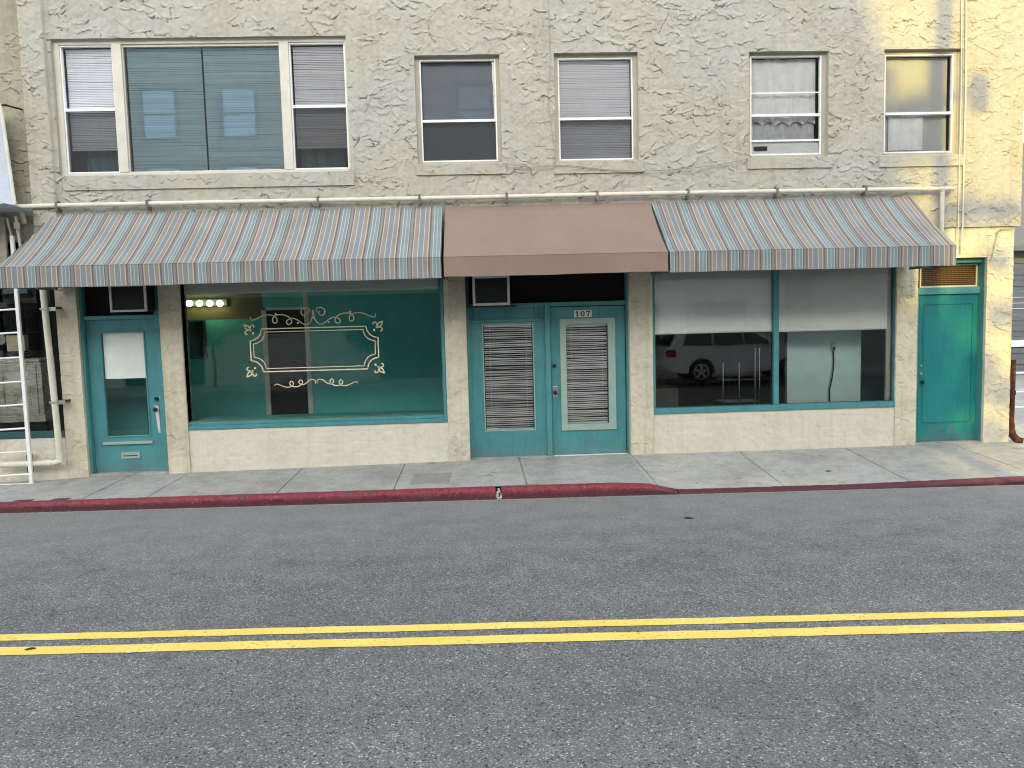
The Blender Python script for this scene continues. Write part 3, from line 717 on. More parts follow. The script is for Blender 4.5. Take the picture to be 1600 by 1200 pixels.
BX(gx0+.03, gx1-.03, .17, .25, hz-.03, z1).build('head_casing', 'shade', sw, bevel=.004)
BX(gx0+.001, gx0+.008, .17, .25, gz0, hz-.031).build('inner_jamb', 'white', sw, bevel=.003)
# gold painted frame, measured on the glass
def zz6(p, Y=YG-.004): return at(370+p[0]/6.6667, 470+p[1]/6.6667, Y)
def spline(pts, n=8):
    out = []; P = [pts[0]]+list(pts)+[pts[-1]]
    for i in range(1, len(P)-2):
        a, b, c, d = [Vector(q) for q in P[i-1:i+3]]
        for k in range(n):
            u = k/n; out.append(tuple(.5*((2*b)+(c-a)*u+(2*a-5*b+4*c-d)*u*u+(3*b-a-3*c+d)*u**3)))
    out.append(tuple(pts[-1])); return out
yl = YG-.003; cxm = dx(-2.245, YG); czm = dz(1.772, YG)
def deco(W, Hh, r, w, g):
    pts = []
    for sx, sz in ((1, 1), (1, -1), (-1, -1), (-1, 1)):
        c = (cxm+sx*W, czm+sz*Hh); arc = []
        for k in range(11):
            an = math.pi/2*k/10; arc.append((c[0]-sx*r*math.cos(an), c[1]-sz*r*math.sin(an)))
        if (sx*sz) < 0: arc = arc[::-1]
        pts += arc
    pts.append(pts[0]); g.ribbon(pts, w, yl, taper=False)
g = MB(); deco(.865, .292, .155, .0145, g); deco(.822, .249, .155, .010, g)
top = [(830, 118), (828, 85), (860, 70), (900, 80), (917, 112), (900, 146), (868, 146), (850, 118), (868, 104)]
stem = [(800, 95), (806, 165), (828, 215), (870, 245), (920, 226), (960, 192), (1015, 170), (1062, 185), (1078, 212), (1062, 232), (1035, 225), (1022, 198), (1045, 160), (1100, 132), (1170, 128), (1208, 152), (1220, 188), (1200, 212), (1174, 198), (1180, 155), (1230, 126), (1300, 126), (1360, 146), (1418, 168), (1442, 160), (1448, 130)]
bot = [(842, 862), (835, 838), (862, 815), (900, 826), (945, 858), (985, 864), (1009, 838), (992, 815), (970, 832), (985, 862), (1030, 882), (1078, 876), (1104, 848), (1086, 823), (1067, 838), (1078, 870), (1130, 883), (1180, 868), (1230, 845), (1256, 848), (1262, 862)]
for P, w in ((top, .013), (stem, .014), (bot, .013)):
    q = spline([zz6(p) for p in P], 7)
    g.ribbon(q, w, yl); g.ribbon([(2*cxm-x, z) for x, z in q], w, yl)
def dot(p, r=.013):
    g.disc((p[0], yl-.001, p[1]), (0, 1, 0), r, .002, 12)
for p in ((960, 222), (1183, 115)):
    q = zz6(p); dot(q); dot((2*cxm-q[0], q[1]))
dot(zz6((800, 177)))
for sx in (1, -1):
    for sz in (1, -1):
        c = Vector((cxm+sx*.842, czm+sz*.262)); d = Vector((sx, sz)).normalized(); n = Vector((-d.y, d.x))
        L = lambda a, b: tuple(c+d*a+n*b)
        dot(L(-.035, 0), .015)
        g.ribbon([L(.025, 0), L(.055, .018), L(.078, .024), L(.10, .015), L(.135, 0)], .016, yl, taper=False); g.ribbon([L(.025, 0), L(.055, -.018), L(.078, -.024), L(.10, -.015), L(.135, 0)], .016, yl, taper=False)
        for sg in (1, -1): g.ribbon(spline([L(.0, 0), L(.03, .012*sg), L(.055, .045*sg), L(.045, .075*sg), L(.018, .075*sg), L(.018, .056*sg)], 5), .015, yl)
g.build('gold_scroll_frame', 'gold', sw, label='gold double-line frame with fleur-de-lis corners and scrolls')
# room behind it: teal walls, a white-cased dark doorway, a lit bulb bar
YR = 2.2
def rx(px, py, Y=YR): return at(px, py, Y)
dxa, dxb = rx(415, 600)[0], rx(488, 600)[0]; dtop = rx(425, 480)[1]
g = MB().box(-5.655, dxa, YR, YR+.1, .15, 2.85).box(dxb, .55, YR, YR+.1, .15, 2.85).box(dxa, dxb, YR, YR+.1, dtop, 2.85)
g.build('room_wall', 'room_teal', B)
g = MB().box(dxa-.0, dxa+.075, YR-.03, YR-.002, .15, dtop).box(dxb-.075, dxb, YR-.03, YR-.002, .15, dtop+.55).box(dxa, dxb-.076, YR-.03, YR-.002, dtop-.05, dtop)
g.build('doorway_casing', 'white', B, bevel=.004)
BX(dxa-.3, dxb+.3, YR+.5, YR+.55, .15, 2.85).build('passage_wall', 'black', B)
BX(-5.02, -4.96, 1.25, YR-.001, .15, 2.85).build('room_partition', 'room_teal', B)
BX(-5.65, -5.021, 1.15, 1.2, .15, 2.85).build('room_partition', 'room_teal', B)
BX(-.42, -.34, .31, YR-.001, .15, 2.85).build('room_partition', 'room_teal', B)
vx0, vz0 = rx(288, 474); vx1, _ = rx(352, 474)
lb = thing('light_bar', 'mirror light bar of four lit globe bulbs in the left shop', 'lamp')
BX(vx0-.05, vx1+.05, YR-.06, YR-.004, vz0-.055, vz0+.055).build('back_plate', 'teal_dark', lb, bevel=.005)
for px in (295.5, 311.5, 327.5, 343.5):
    p = rx(px, 474, YR-.13); MB().sphere((p[0], YR-.13, p[1]), .052, 16).build('bulb', 'bulb', lb, smooth=True)
p0 = rx(270, 440); p1 = rx(411, 497); p0 = (max(p0[0], -4.955), p0[1]); BX(p0[0], p1[0], YR-.003, YR-.0005, p1[1], p0[1]).build('glow_band', 'olive', B)  # upper wall band, the bulbs' olive glow put into its colour
mir = thing('wall_mirror', 'dark framed mirror on the left shop wall under the light bar', 'mirror')
p0 = rx(292, 500); p1 = rx(325, 560)
MB().frame(p0[0], p1[0], p1[1], p0[1], .03, YR-.03, YR-.003).build('frame', 'teal_dark', mir, bevel=.004)
BX(p0[0]+.03, p1[0]-.03, YR-.012, YR-.004, p1[1]+.03, p0[1]-.03).build('glass', 'carglass', mir)
tag(BX(-3.95, -.55, .26, .62, .70, .825).build('display_ledge', 'room_teal', bevel=.006), 'low teal display ledge behind the left shop window', 'shelf')
# ---- entrance: fixed side panel and door number 107
YE = .20
g = MB()
ex0, ex1 = -.192, 2.052
mu0, mu1 = dx(.875, YE), dx(.945, YE); tz0, tz1 = dz(2.262, YE), dz(2.318, YE)
g.box(ex0, dx(-.145, YE), .14, .30, .16, 2.80).box(dx(1.985, YE), ex1, .14, .30, .16, 2.80)
g.box(mu0, mu1, .13, .30, .16, tz1)
g.box(dx(-.145, YE), mu0, .15, .30, tz0, tz1).box(mu1, dx(1.985, YE), .15, .30, tz0, tz1)
g.build('door_frame', 'teal', B, bevel=.005)
BX(dx(-.145, YE), dx(1.985, YE), .24, .26, tz1+.001, 2.80).build('transom_panel', 'black', B)
sx0, sx1, sz0, sz1 = rect(-.145, .875, .185, 2.262, YE); qx0, qx1, qz0, qz1 = rect(.036, .706, .588, 2.038, YE)
side = panel_door('side_panel', sx0, sx1, sz0, dz(2.10, YE), qx0, qx1, qz0, qz1, YE, 'teal', 'fixed teal side panel with a long blind-covered pane')
MB().frame(qx0-.016, qx1+.016, qz0-.016, qz1+.016, .016, YE-.010, YE-.001).build('glazing_bead', 'sage', side, bevel=.002)
MB().quad((qx0, YE+.015, qz0), (qx1, YE+.015, qz0), (qx1, YE+.015, qz1), (qx0, YE+.015, qz1)).build('pane', 'glass', side)
g = MB().box(sx0, sx1, YE+.02, YE+.05, dz(2.10, YE), sz1); g.build('upper_board', 'teal', side)
g = MB()
for px in (742, 793, 838): X = dx(at(px, 490)[0], YE); g.box(X-.012, X+.012, YE-.005, YE+.019, dz(2.105, YE), sz1)
g.box(sx0, sx1, YE-.03, YE+.0-.001, dz(2.065, YE), dz(2.10, YE))
g.build('batten', 'teal', side, bevel=.003)
x0, x1, z0, z1 = rect(.955, 1.975, .222, 2.25, YE); hx0, hx1, hz0, hz1 = rect(1.165, 1.738, .640, 2.010, YE)
door2 = panel_door('door', x0, x1, z0, z1, hx0, hx1, hz0, hz1, YE, 'teal', 'teal entrance door with a sage trim and mini blinds')
p = rect(1.080, 1.838, .555, 2.088, YE)
g = MB(); wl = hx0-p[0]+.004; wr = p[1]-hx1+.004
ya, yb_ = YE-.022, YE-.001
g.prism([(p[0], p[2]), (p[1], p[2]), (hx1, hz0), (hx0, hz0)], 'y', ya, yb_).prism([(p[0], p[3]), (hx0, hz1), (hx1, hz1), (p[1], p[3])], 'y', ya, yb_)
g.prism([(p[0], p[2]), (hx0, hz0), (hx0, hz1), (p[0], p[3])], 'y', ya, yb_).prism([(p[1], p[2]), (p[1], p[3]), (hx1, hz1), (hx1, hz0)], 'y', ya, yb_)
g.build('trim', 'sage', door2)
MB().quad((hx0, YE+.015, hz0), (hx1, YE+.015, hz0), (hx1, YE+.015, hz1), (hx0, YE+.015, hz1)).build('pane', 'glass', door2)
q = rect(.965, 1.035, 1.015, 1.165, YE); BX(q[0], q[1], YE-.008, YE-.001, q[2], q[3]).build('lock_plate', 'chrome', door2, bevel=.002)
kx, kz = dx(1.0, YE), dz(1.085, YE)
MB().sphere((kx, YE-.045, kz), .030, 12, (1, .9, 1)).tube([(kx, YE-.009, kz), (kx, YE-.04, kz)], .012).build('knob', 'blackmetal', door2, smooth=True)
MB().disc((dx(.995, YE), YE-.012, dz(1.452, YE)), (0, 1, 0), .027, .022).build('deadbolt', 'blackmetal', door2, smooth=True)
g = MB().box(hx0-.12, hx0-.115, YE-.003, YE-.0015, z0+.02, z0+.33).box(hx1+.10, hx1+.105, YE-.003, YE-.0015, z0+.02, z0+.33).box(hx0-.12, hx1+.105, YE-.003, YE-.0015, z0+.331, z0+.336)
g.build('kick_panel', 'teal', door2)
BX(dx(.95, YE), dx(1.98, YE), .13, .30, .16, dz(.215, YE)).build('threshold', 'alu', B, bevel=.004)
BX(-.19, dx(.95, YE)-.002, .10, .30, .12, .182).build('threshold', 'concrete', B, bevel=.005)
mb_ = 'mini blinds in the entrance'
tag(slats(qx0+.01, qx1-.01, qz0+.01, qz1-.004, YE+.032, 'mini', 'mini_blind', pitch=.028, tilt=34, jitter=8, warp=.004, w=.022), 'white mini blind in the fixed side panel, left of the door', 'blind', mb_)
tag(slats(hx0+.01, hx1-.01, hz0+.01, hz1-.004, YE+.032, 'mini', 'mini_blind', pitch=.028, tilt=36, jitter=8, warp=.004, w=.0225), 'white mini blind in the door marked 107', 'blind', mb_)
BX(-.15, 2.0, 1.2, 1.25, .15, 2.85).build('entry_wall', 'dark', B)
ac_unit(dx(-.092, yb), dx(.412, yb), dz(2.297, yb), dz(2.70, yb), yb, .239, 'air conditioner above the entrance side panel, on a dark shelf', .034)
tag(BX(dx(-.17, -.1), dx(.50, -.1), -.16, .148, 2.272, 2.288).build('shelf_board', 'acbox', bevel=.003), 'thin dark shelf board under the entrance air conditioner', 'shelf')
# number plate 107
hp = thing('house_number', 'white plate with black serif number 107 above the door', 'sign')
a0, a1, b0, b1 = rect(1.282, 1.522, 2.106, 2.203, YE)
BX(a0, a1, YE-.006, YE-.001, b0, b1).build('plate', 'plate', hp)
yq, yr = YE-.009, YE-.0062; hh = b1-b0; mz0, mz1 = b0+hh*.12, b1-hh*.12; hgt = mz1-mz0
def poly(pts, nm='digit'): return MB().prism(pts, 'y', yq, yr).build(nm, 'blackmetal', hp)
ux = a0+.018
g = MB().box(ux+.016, ux+.034, yq, yr, mz0+.010, mz1).box(ux+.001, ux+.049, yq, yr, mz0, mz0+.0099).prism([(ux+.0159, mz1), (ux+.0159, mz1-.020), (ux, mz1-.026), (ux, mz1-.018)], 'y', yq, yr); g.build('digit', 'blackmetal', hp)
ux = a0+.085; g = MB(); n = 28; c0 = (ux+.033, (mz0+mz1)/2)
for k in range(n):
    a, b = 2*math.pi*k/n, 2*math.pi*(k+1)/n
    P = lambda an, rx_, rz_: (c0[0]+rx_*math.cos(an), c0[1]+rz_*math.sin(an))
    g.prism([P(a, .031, hgt/2), P(b, .031, hgt/2), P(b, .013, hgt/2-.010), P(a, .013, hgt/2-.010)], 'y', yq, yr)
g.build('digit', 'blackmetal', hp)
ux = a0+.165
poly([(ux, mz1), (ux, mz1-.027), (ux+.007, mz1-.027), (ux+.012, mz1-.016), (ux+.040, mz1-.016), (ux+.014, mz0), (ux+.034, mz0), (ux+.056, mz1-.012), (ux+.056, mz1)])
# ---- right shop window
x0, x1, z0, z1 = 2.368, 5.788, .737, 2.79
YG2 = .12
m0, m1 = dx(4.035, .1), dx(4.105, .1)
g = MB().box(x0, dx(2.385, .1), .06, .20, z0+.08, z1).box(dx(5.735, .1), x1, .06, .20, z0+.08, z1).box(x0, x1, .03, .20, z0+.001, z0+.078).box(m0, m1, .06, .20, z0+.08, z1)
sw2 = g.build('shop_window', 'teal', B, bevel=.005, label='two-light teal shop window with half-drawn white roller shades')
for a, b in ((dx(2.385, .1), m0), (m1, dx(5.735, .1))):
    MB().quad((a, YG2, z0+.08), (b, YG2, z0+.08), (b, YG2, z1), (a, YG2, z1)).build('pane', 'glass', sw2)
BX(dx(5.655, .13), dx(5.735, .1)+.0, .1605, .20, z0+.08, z1).build('inner_post', 'cream_trim', sw2, bevel=.003)
def shade(a, b, zl, label):
    s_ = thing('roller_shade', label, 'shade', 'white roller shades in the right shop window')
    Ys = .145; g = MB(); n = 24
    for j in range(13):
        for i in range(n+1):
            X = a+(b-a)*i/n; tz = j/12; g.v.append((X, Ys+.006*math.sin(i*.5+tz*2)*(1-tz), zl+(2.72-zl)*tz))
    for j in range(12):
        for i in range(n): q = j*(n+1)+i; g.f.append((q, q+1, q+n+2, q+n+1))
    g.build('cloth', 'shade', s_, smooth=True)
    BX(a, b, Ys-.010, Ys+.012, zl-.022, zl).build('bottom_bar', 'white', s_, bevel=.004)
    MB().tube([(a, Ys+.03, 2.745), (b, Ys+.03, 2.745)], .025).build('roller', 'white', s_)
shade(dx(2.385, .14), dx(4.02, .14), dz(1.862, .14), 'white roller shade half down in the left light of the right window')
shade(dx(4.11, .14), dx(5.643, .14)+.004, dz(1.852, .14), 'white roller shade half down in the right light of the right window')
YP = .62
pa, pb = at(1230, 560, YP)[0], at(1345, 560, YP)[0]
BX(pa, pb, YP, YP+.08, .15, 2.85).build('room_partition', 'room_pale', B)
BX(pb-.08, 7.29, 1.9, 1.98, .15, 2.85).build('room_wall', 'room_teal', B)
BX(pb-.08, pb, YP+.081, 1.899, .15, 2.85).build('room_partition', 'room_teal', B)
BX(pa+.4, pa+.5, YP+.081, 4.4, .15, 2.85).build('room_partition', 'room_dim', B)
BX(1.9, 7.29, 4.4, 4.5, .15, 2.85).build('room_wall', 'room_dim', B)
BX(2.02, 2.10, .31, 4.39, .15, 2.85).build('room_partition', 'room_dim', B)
cx_, cz_ = at(1301, 545, YP); cx2, cz2 = at(1296, 632, YP)
co = thing('power_cord', 'black power cord hanging from a socket on the pale wall', 'cord')
MB().tube(spline([(cx_, YP-.02, cz_-.02), (cx_+.005, YP-.03, cz_-.2), (cx_-.02, YP-.04, (cz_+cz2)/2), (cx_-.055, YP-.03, cz2+.2), (cx2, YP-.03, cz2-.05)], 6), .010, 8).build('cord', 'blackmetal', co, smooth=True)
BX(cx_-.035, cx_+.035, YP-.03, YP-.001, cz_-.03, cz_+.10).build('socket', 'acframe', co, bevel=.006)
BX(cx_-.018, cx_+.018, YP-.05, YP-.031, cz_-.02, cz_+.03).build('plug', 'blackmetal', co, bevel=.004)
YS = 1.5
rk = thing('wire_rack', 'chrome wire storage rack in the dim part of the right shop', 'rack')
for px, zt_ in ((1130, 1.33), (1155, 1.33), (1180, 1.55), (1187, 1.55)):
    X = at(px, 600, YS)[0]; MB().tube([(X, YS, .15), (X, YS, zt_)], .012, 8).build('post', 'chrome', rk)
xa, xb = at(1130, 600, YS)[0], at(1187, 600, YS)[0]
for z in (.35, .70, 1.05):
    g = MB()
    for k in range(9): y = YS-.02+.05*k; g.tube([(xa, y, z), (xb, y, z)], .004, 5)
    g.build('shelf', 'steel', rk)
X = at(1092, 630, 1.0)[0]
bx = thing('black_box', 'low black box on the shop floor behind the right window', 'box')
MB().box(X-.28, X+.26, .75, 1.2, .15, .66).build('body', 'blackmetal', bx, bevel=.01)
MB().box(X-.06, X+.20, .80, 1.15, .661, .74).build('tray', 'blackmetal', bx, bevel=.02)
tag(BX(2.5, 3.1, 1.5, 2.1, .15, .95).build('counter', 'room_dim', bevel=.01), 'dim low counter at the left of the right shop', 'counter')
# ---- right solid green door
YR2 = .20
x0, x1, z0, z1 = rect(6.10, 6.935, .235, 2.285, YR2)
gd = MB().box(x0, x1, YR2, YR2+.045, z0, z1).build('door', 'green_door', B, bevel=.004, label='solid bright green door at the right corner')
gx = [dx(v_, YR2) for v_ in (6.155, 6.868)]; gzz = [dz(v_, YR2) for v_ in (.487, 2.165)]
g = MB().frame(gx[0], gx[1], gzz[0], gzz[1], .010, YR2-.006, YR2-.001); g.build('panel_moulding', 'green_door', gd)
g = MB().frame(gx[0]+.012, gx[1]-.012, gzz[0]+.012, gzz[1]-.012, .006, YR2-.0035, YR2-.0005); g.build('panel_groove', 'teal_dark', gd)
MB().disc((x0+.035, YR2-.01, 1.18), (0, 1, 0), .022, .018).build('lock', 'chrome', gd, smooth=True)
MB().disc((x0+.035, YR2-.01, 1.29), (0, 1, 0), .015, .018).build('lock', 'chrome', gd, smooth=True)
MB().sphere((x0+.04, YR2-.05, 1.06), .028, 12).tube([(x0+.04, YR2-.001, 1.06), (x0+.04, YR2-.045, 1.06)], .011).build('knob', 'blackmetal', gd, smooth=True)
g = MB(); fx0, fx1 = 6.102, 7.068; tb0, tb1 = dz(2.292, YR2), dz(2.388, YR2); tt = dz(2.715, YR2)
g.box(fx0, x0-.003, .20, .28, .16, tb0).box(x1+.05, fx1, .075, .28, .16, 2.787).box(x1+.004, x1+.05, .19, .28, .16, tb0).box(fx0, x1+.05, .17, .28, tb0, tb1).box(fx0, x1+.05, .12, .28, tt, 2.787)
g.build('door_frame', 'teal', B, bevel=.005)
v0, v1, v2, v3 = dx(6.12, .22), dx(6.90, .22), tb1+.001, dz(2.68, .22)
BX(v0, v1, .235, .245, v2, v3).build('transom_vent', 'woven', B)
MB().frame(v0-.02, v1+.02, v2, v3+.025, .022, .222, .234).build('vent_frame', 'cream_trim', B, bevel=.003)
BX(fx0, x1+.05, .27, .28, tb1, tt).build('transom_panel', 'black', B)
BX(fx0, fx1, .06, .30, .14, z0-.003).build('threshold', 'concrete', B, bevel=.005)
BX(x0, fx1, .26, .30, .16, 2.6).build('door_backing', 'black', B)

# ================================================================== AWNINGS
def awning(x0, x1, mat, label, seed, zt=3.63, zf=2.878, zv=2.628, P=1.0, x0t=None, x1t=None):
    x0t = x0 if x0t is None else x0t; x1t = x1 if x1t is None else x1t
    A = thing('awning', label, 'awning', 'awnings over the shopfronts')
    r = np.random.default_rng(seed); n = max(24, int((x1-x0)/.04)); k = 14
    ph = r.uniform(0, 6, 6)
    def sag(u, tv): # slack of the cloth between the rafters
        b = math.sin(math.pi*tv)
        return .014*b*(math.sin(u*2.1+ph[0])+.6*math.sin(u*5.3+ph[1]+tv*2))-.030*b
    g = MB()
    for j in range(k+1):
        tv = j/k
        for i in range(n+1):
            a_, b_ = x0t+(x0-x0t)*tv, x1t+(x1-x1t)*tv; X = a_+(b_-a_)*i/n
            g.v.append((X, -.02-(P-.02)*tv, zt+(zf-zt)*tv+sag(X, tv)))
    for j in range(k):
        for i in range(n): q = j*(n+1)+i; g.f.append((q, q+n+1, q+n+2, q+1))
    g.build('canopy', mat, A, smooth=True)
    g = MB(); vk = 5
    for j in range(vk+1):
        tv = j/vk
        for i in range(n+1):
            X = x0+(x1-x0)*i/n
            w = .010*tv*math.sin(X*3.0+ph[2])+.005*tv*math.sin(X*9+ph[3])
            g.v.append((X, -P-.006+w*.7, zf-.001+(zv-zf)*tv+.004*math.sin(X*2.3+ph[4])*tv+.002*math.sin(X*7.7+ph[5])*tv))
    for j in range(vk):
        for i in range(n): q = j*(n+1)+i; g.f.append((q, q+n+1, q+n+2, q+1))
    g.build('valance', mat, A, smooth=True)
    for X, Xt in ((x0+.003, x0t+.003), (x1-.003, x1t-.003)):
        MB().quad((Xt, -.03, zt-.02), (X, -P+.01, zf-.008), (X, -P+.01, zv+.01), (Xt, -.03, zv+.01)).build('side_panel', mat, A)
    g = MB().tube([(x0+.02, -P+.03, zf-.03), (x1-.02, -P+.03, zf-.03)], .016, 8).tube([(x0+.02, -P+.03, zv+.03), (x1-.02, -P+.03, zv+.03)], .012, 8)
    nb = max(2, int((x1-x0)/1.2))
    for q in range(nb+1):
        X = x0+.03+(x1-x0-.06)*q/nb; X = min(max(X, x0t+.03), x1t-.03)
        g.tube([(X, -.03, zt-.06), (X, -P+.03, zf-.045)], .012, 8); g.tube([(X, -.0, zv+.06), (X, -P+.03, zv+.035)], .012, 8)
    g.build('support_frame', 'steel', A)
    # dark sheet added under the rafters to deepen the shade below
    g = MB(); nl = 12
    for j in range(nl+1):
        tv = j/nl; a_, b_ = x0t+(x0-x0t)*tv+.02, x1t+(x1-x1t)*tv-.02
        for X in (a_, b_): g.v.append((X, -.03-(P-.05)*tv, zt-.035+(zf-zt)*tv-.030*math.sin(math.pi*tv)))
    for j in range(nl): g.f.append((2*j, 2*j+1, 2*j+3, 2*j+2))
    g.quad((x0+.01, -P+.012, zv+.012), (x1-.01, -P+.012, zv+.012), (x1-.01, -P+.012, zf-.01), (x0+.01, -P+.012, zf-.01))
    g.build('added_lining', 'added_lining', A)
    # stitched hem along the fold
    MB().tube([(x0, -P-.005, zf+.001), (x1, -P-.005, zf+.001)], .005, 6).build('fold_seam', mat, A)
    return A
awning(-5.75, -.455, 'stripe_a', 'long blue, tan and white striped awning over the left shop', 1, x0t=-5.56)
awning(-.425, 2.335, 'brown', 'plain brown awning over the entrance between the striped ones', 2, zt=3.628, zf=2.880, zv=2.640)
awning(2.362, 5.975, 'stripe_b', 'striped awning over the right shop, its right end in sunlight', 3, x1t=5.93)

# ================================================================== PIPES, CABLES
hp_ = thing('wall_pipe', 'cream painted pipe along the wall above the awnings', 'pipe')
MB().tube(spline([(-5.93, -.02, 3.52), (-5.93, -.06, 3.66), (-5.90, -.085, 3.722), (-5.80, -.085, 3.733), (-3, -.085, 3.735), (0, -.085, 3.732), (3, -.085, 3.735), (6.24, -.085, 3.722), (6.325, -.085, 3.705), (6.345, -.08, 3.62), (6.35, -.07, 3.05)], 6), .029, 12).build('pipe', 'pipe', hp_, smooth=True)
MB().tube([(6.30, -.085, 3.72), (6.345, -.085, 3.715)], .036, 12).build('coupling', 'pipe', hp_, smooth=True)
MB().tube([(-.80, -.085, 3.733), (-.72, -.085, 3.733)], .034, 12).build('coupling', 'pipe', hp_, smooth=True)
for X in (-5.46, -4.30, -2.09, -.755, .40, 1.61, 2.84, 4.05, 5.27):
    g = MB().box(X-.016, X+.016, -.120, -.117, 3.70, 3.77).box(X-.014, X+.014, -.12, .01, 3.768, 3.776).box(X-.012, X+.012, -.12, .0, 3.655, 3.70).box(X-.008, X+.008, -.06, -.02, 3.776, 3.80)
    g.build('clamp', 'clampmetal', hp_)
dp = thing('downpipe', 'cream vertical pipe between the ladder and the mail slot door', 'pipe')
MB().tube(spline([(-5.735, -.09, 3.10), (-5.72, -.09, 2.6), (-5.69, -.09, 1.5), (-5.665, -.09, .45), (-5.665, -.09, .385), (-5.72, -.09, .352), (-5.80, -.09, .350), (-6.45, -.09, .345)], 6), .040, 12).build('pipe', 'pipe', dp, smooth=True)
for a_, b_ in (((-5.665, -.09, .42), (-5.665, -.09, .50)), ((-5.77, -.09, .35), (-5.84, -.09, .35)), ((-6.04, -.09, .348), (-6.10, -.09, .348))): MB().tube([a_, b_], .047, 12).build('coupling', 'pipe', dp, smooth=True)
for z, X in ((2.40, -5.71), (1.165, -5.68)):
    MB().box(X-.05, X+.05, -.135, -.131, z-.012, z+.012).box(X+.045, X+.14, -.10, -.09, z-.03, z+.02).build('clamp', 'steel', dp)
    MB().box(X+.055, X+.15, -.088, .03, z-.004, z+.022).build('bracket', 'blackmetal', dp)
MB().box(-6.10, -6.085, -.10, .02, .22, .47).build('bracket', 'blackmetal', dp)
def cable(name, pts, r, label, n=8, mat='cable'):
    return tag(MB().tube(spline(pts, n), r, 6).build(name, mat, smooth=True), label, 'cable')
c = [(at(px, py, -.03)[0], -.03, at(px, py, -.03)[1]) for px, py in ((856, -20), (858, 40), (860, 98), (858, 128), (857, 155), (862, 200), (868, 255))]
cable('cable', c, .006, 'thin cable hanging down the wall beside the middle window')
c = [(at(px, py, -.05)[0], -.05, at(px, py, -.05)[1]) for px, py in ((786, 255), (830, 261), (880, 258), (940, 264), (1000, 267), (1060, 264), (1110, 259), (1170, 248))]
cable('cable', c, .006, 'thin cable sagging under the middle window sill to the next window')
for k, (pa_, pb_) in enumerate((((1502, 1499), 0), ((1509, 1506), 1))):
    c = [(at(pa_[0], -15, -.03)[0], -.028, 6.7), (at(pa_[0], 120, -.03)[0], -.03, at(1500, 120)[1]), (at(pa_[1], 260, -.03)[0], -.03, at(1500, 260)[1]), (at(pa_[1]-2, 352, -.03)[0], -.03, at(1500, 352)[1]), (at(pa_[1]-3, 392, -.03)[0], -.01, at(1500, 395)[1])]
    cable('conduit', c, .010 if k else .007, ('thicker of the two thin conduits beside the rightmost window', 'thinner of the two thin conduits beside the rightmost window')[0 if k else 1], mat='pipe')
c = [(at(px, py, -.01)[0], -.012, at(px, py, -.01)[1]) for px, py in ((1586, 357), (1566, 358), (1560, 362), (1555, 380), (1550, 402), (1548, 408))]
cable('cable', c, .007, 'short cable bent over the green door frame at the right corner')
tag(BX(.675, .695, -.05, .0, 5.63, 5.66).build('wall_hook', 'alu', bevel=.003), 'tiny white hook on the wall left of the hanging cable', 'hook')
sp = thing('standpipe', 'rusty iron downpipe at the right corner of the building', 'pipe')
MB().tube([(7.495, .05, .25), (7.50, .05, 1.35)], .035, 12).build('pipe', 'rust', sp, smooth=True)
for z in (.85, .38): MB().tube([(7.495, .05, z), (7.495, .05, z+.065)], .047, 12).build('collar', 'rust', sp, smooth=True)
MB().tube(spline([(7.495, .05, .36), (7.50, .02, .28), (7.53, -.04, .22), (7.58, -.07, .20)], 5), [.05]*16, 12).build('boot', 'rust', sp, smooth=True)

# ================================================================== NEIGHBOUR ON THE LEFT
N = thing('neighbour_building', 'yellowish stucco neighbour building with a dark shop window at the left edge', 'building')
relief('upper_wall', -7.2, -5.81, 3.30, 6.75, .04, 'neigh', N, [], .7, .2)
relief('bulkhead', -7.2, -5.65, .06, .665, .04, 'bulkhead', N, [], .8, .12, BOARD)
BX(-12, -7.201, .05, .3, 0, 6.75).build('front_wall', 'neigh', N)
BX(-12, -5.81, .25, .35, 2.9, 3.30).build('shop_lintel', 'black', N)
BX(-12, -5.80, .35, 10, 6.76, 6.9).build('roof', 'slate', N)
BX(-7.2, -5.81, 1.6, 1.7, .1, 3.2).build('room_wall', 'dark', N)
BX(-7.3, -7.201, .301, 1.7, .1, 3.29).build('room_wall', 'dark', N)
BX(-12, -5.80, 9.9, 10, 0, 6.75).build('rear_wall', 'neigh', N)
BX(-7.2, -5.81, .36, 1.59, .3, .4).build('room_floor', 'dark', N)
BX(-7.2, -5.81, .36, 1.59, 3.15, 3.25).build('room_ceiling', 'dark', N)
g = MB().box(-7.2, -5.66, .06, .16, .667, .76)
sw3 = g.build('shop_window', 'teal_dark', N, bevel=.004, label='dark neighbour shop window behind the ladder')
MB().quad((-7.2, .11, .76), (-5.66, .11, .76), (-5.66, .11, 3.2), (-7.2, .11, 3.2)).build('pane', 'glass', sw3)
BX(-5.72, -5.655, .06, .16, .761, 3.2).build('frame_post', 'black', sw3)
cab = thing('cabinet', 'weathered whitewashed wooden cabinet in the neighbour shop window', 'cabinet')
ca, cb, cz0, cz1 = dx(-6.95, .25), dx(-5.87, .25), dz(.99, .25), dz(1.70, .25)
BX(ca, cb, .24, .63, cz0, cz1).build('body', 'oldwood', cab, bevel=.006)
BX(ca-.02, cb+.02, .22, .66, cz0-.09, cz0-.002).build('plinth', 'oldwood', cab, bevel=.01)
BX(ca-.02, cb+.0, .215, .65, cz1+.002, cz1+.05).build('top', 'oldwood', cab, bevel=.01)
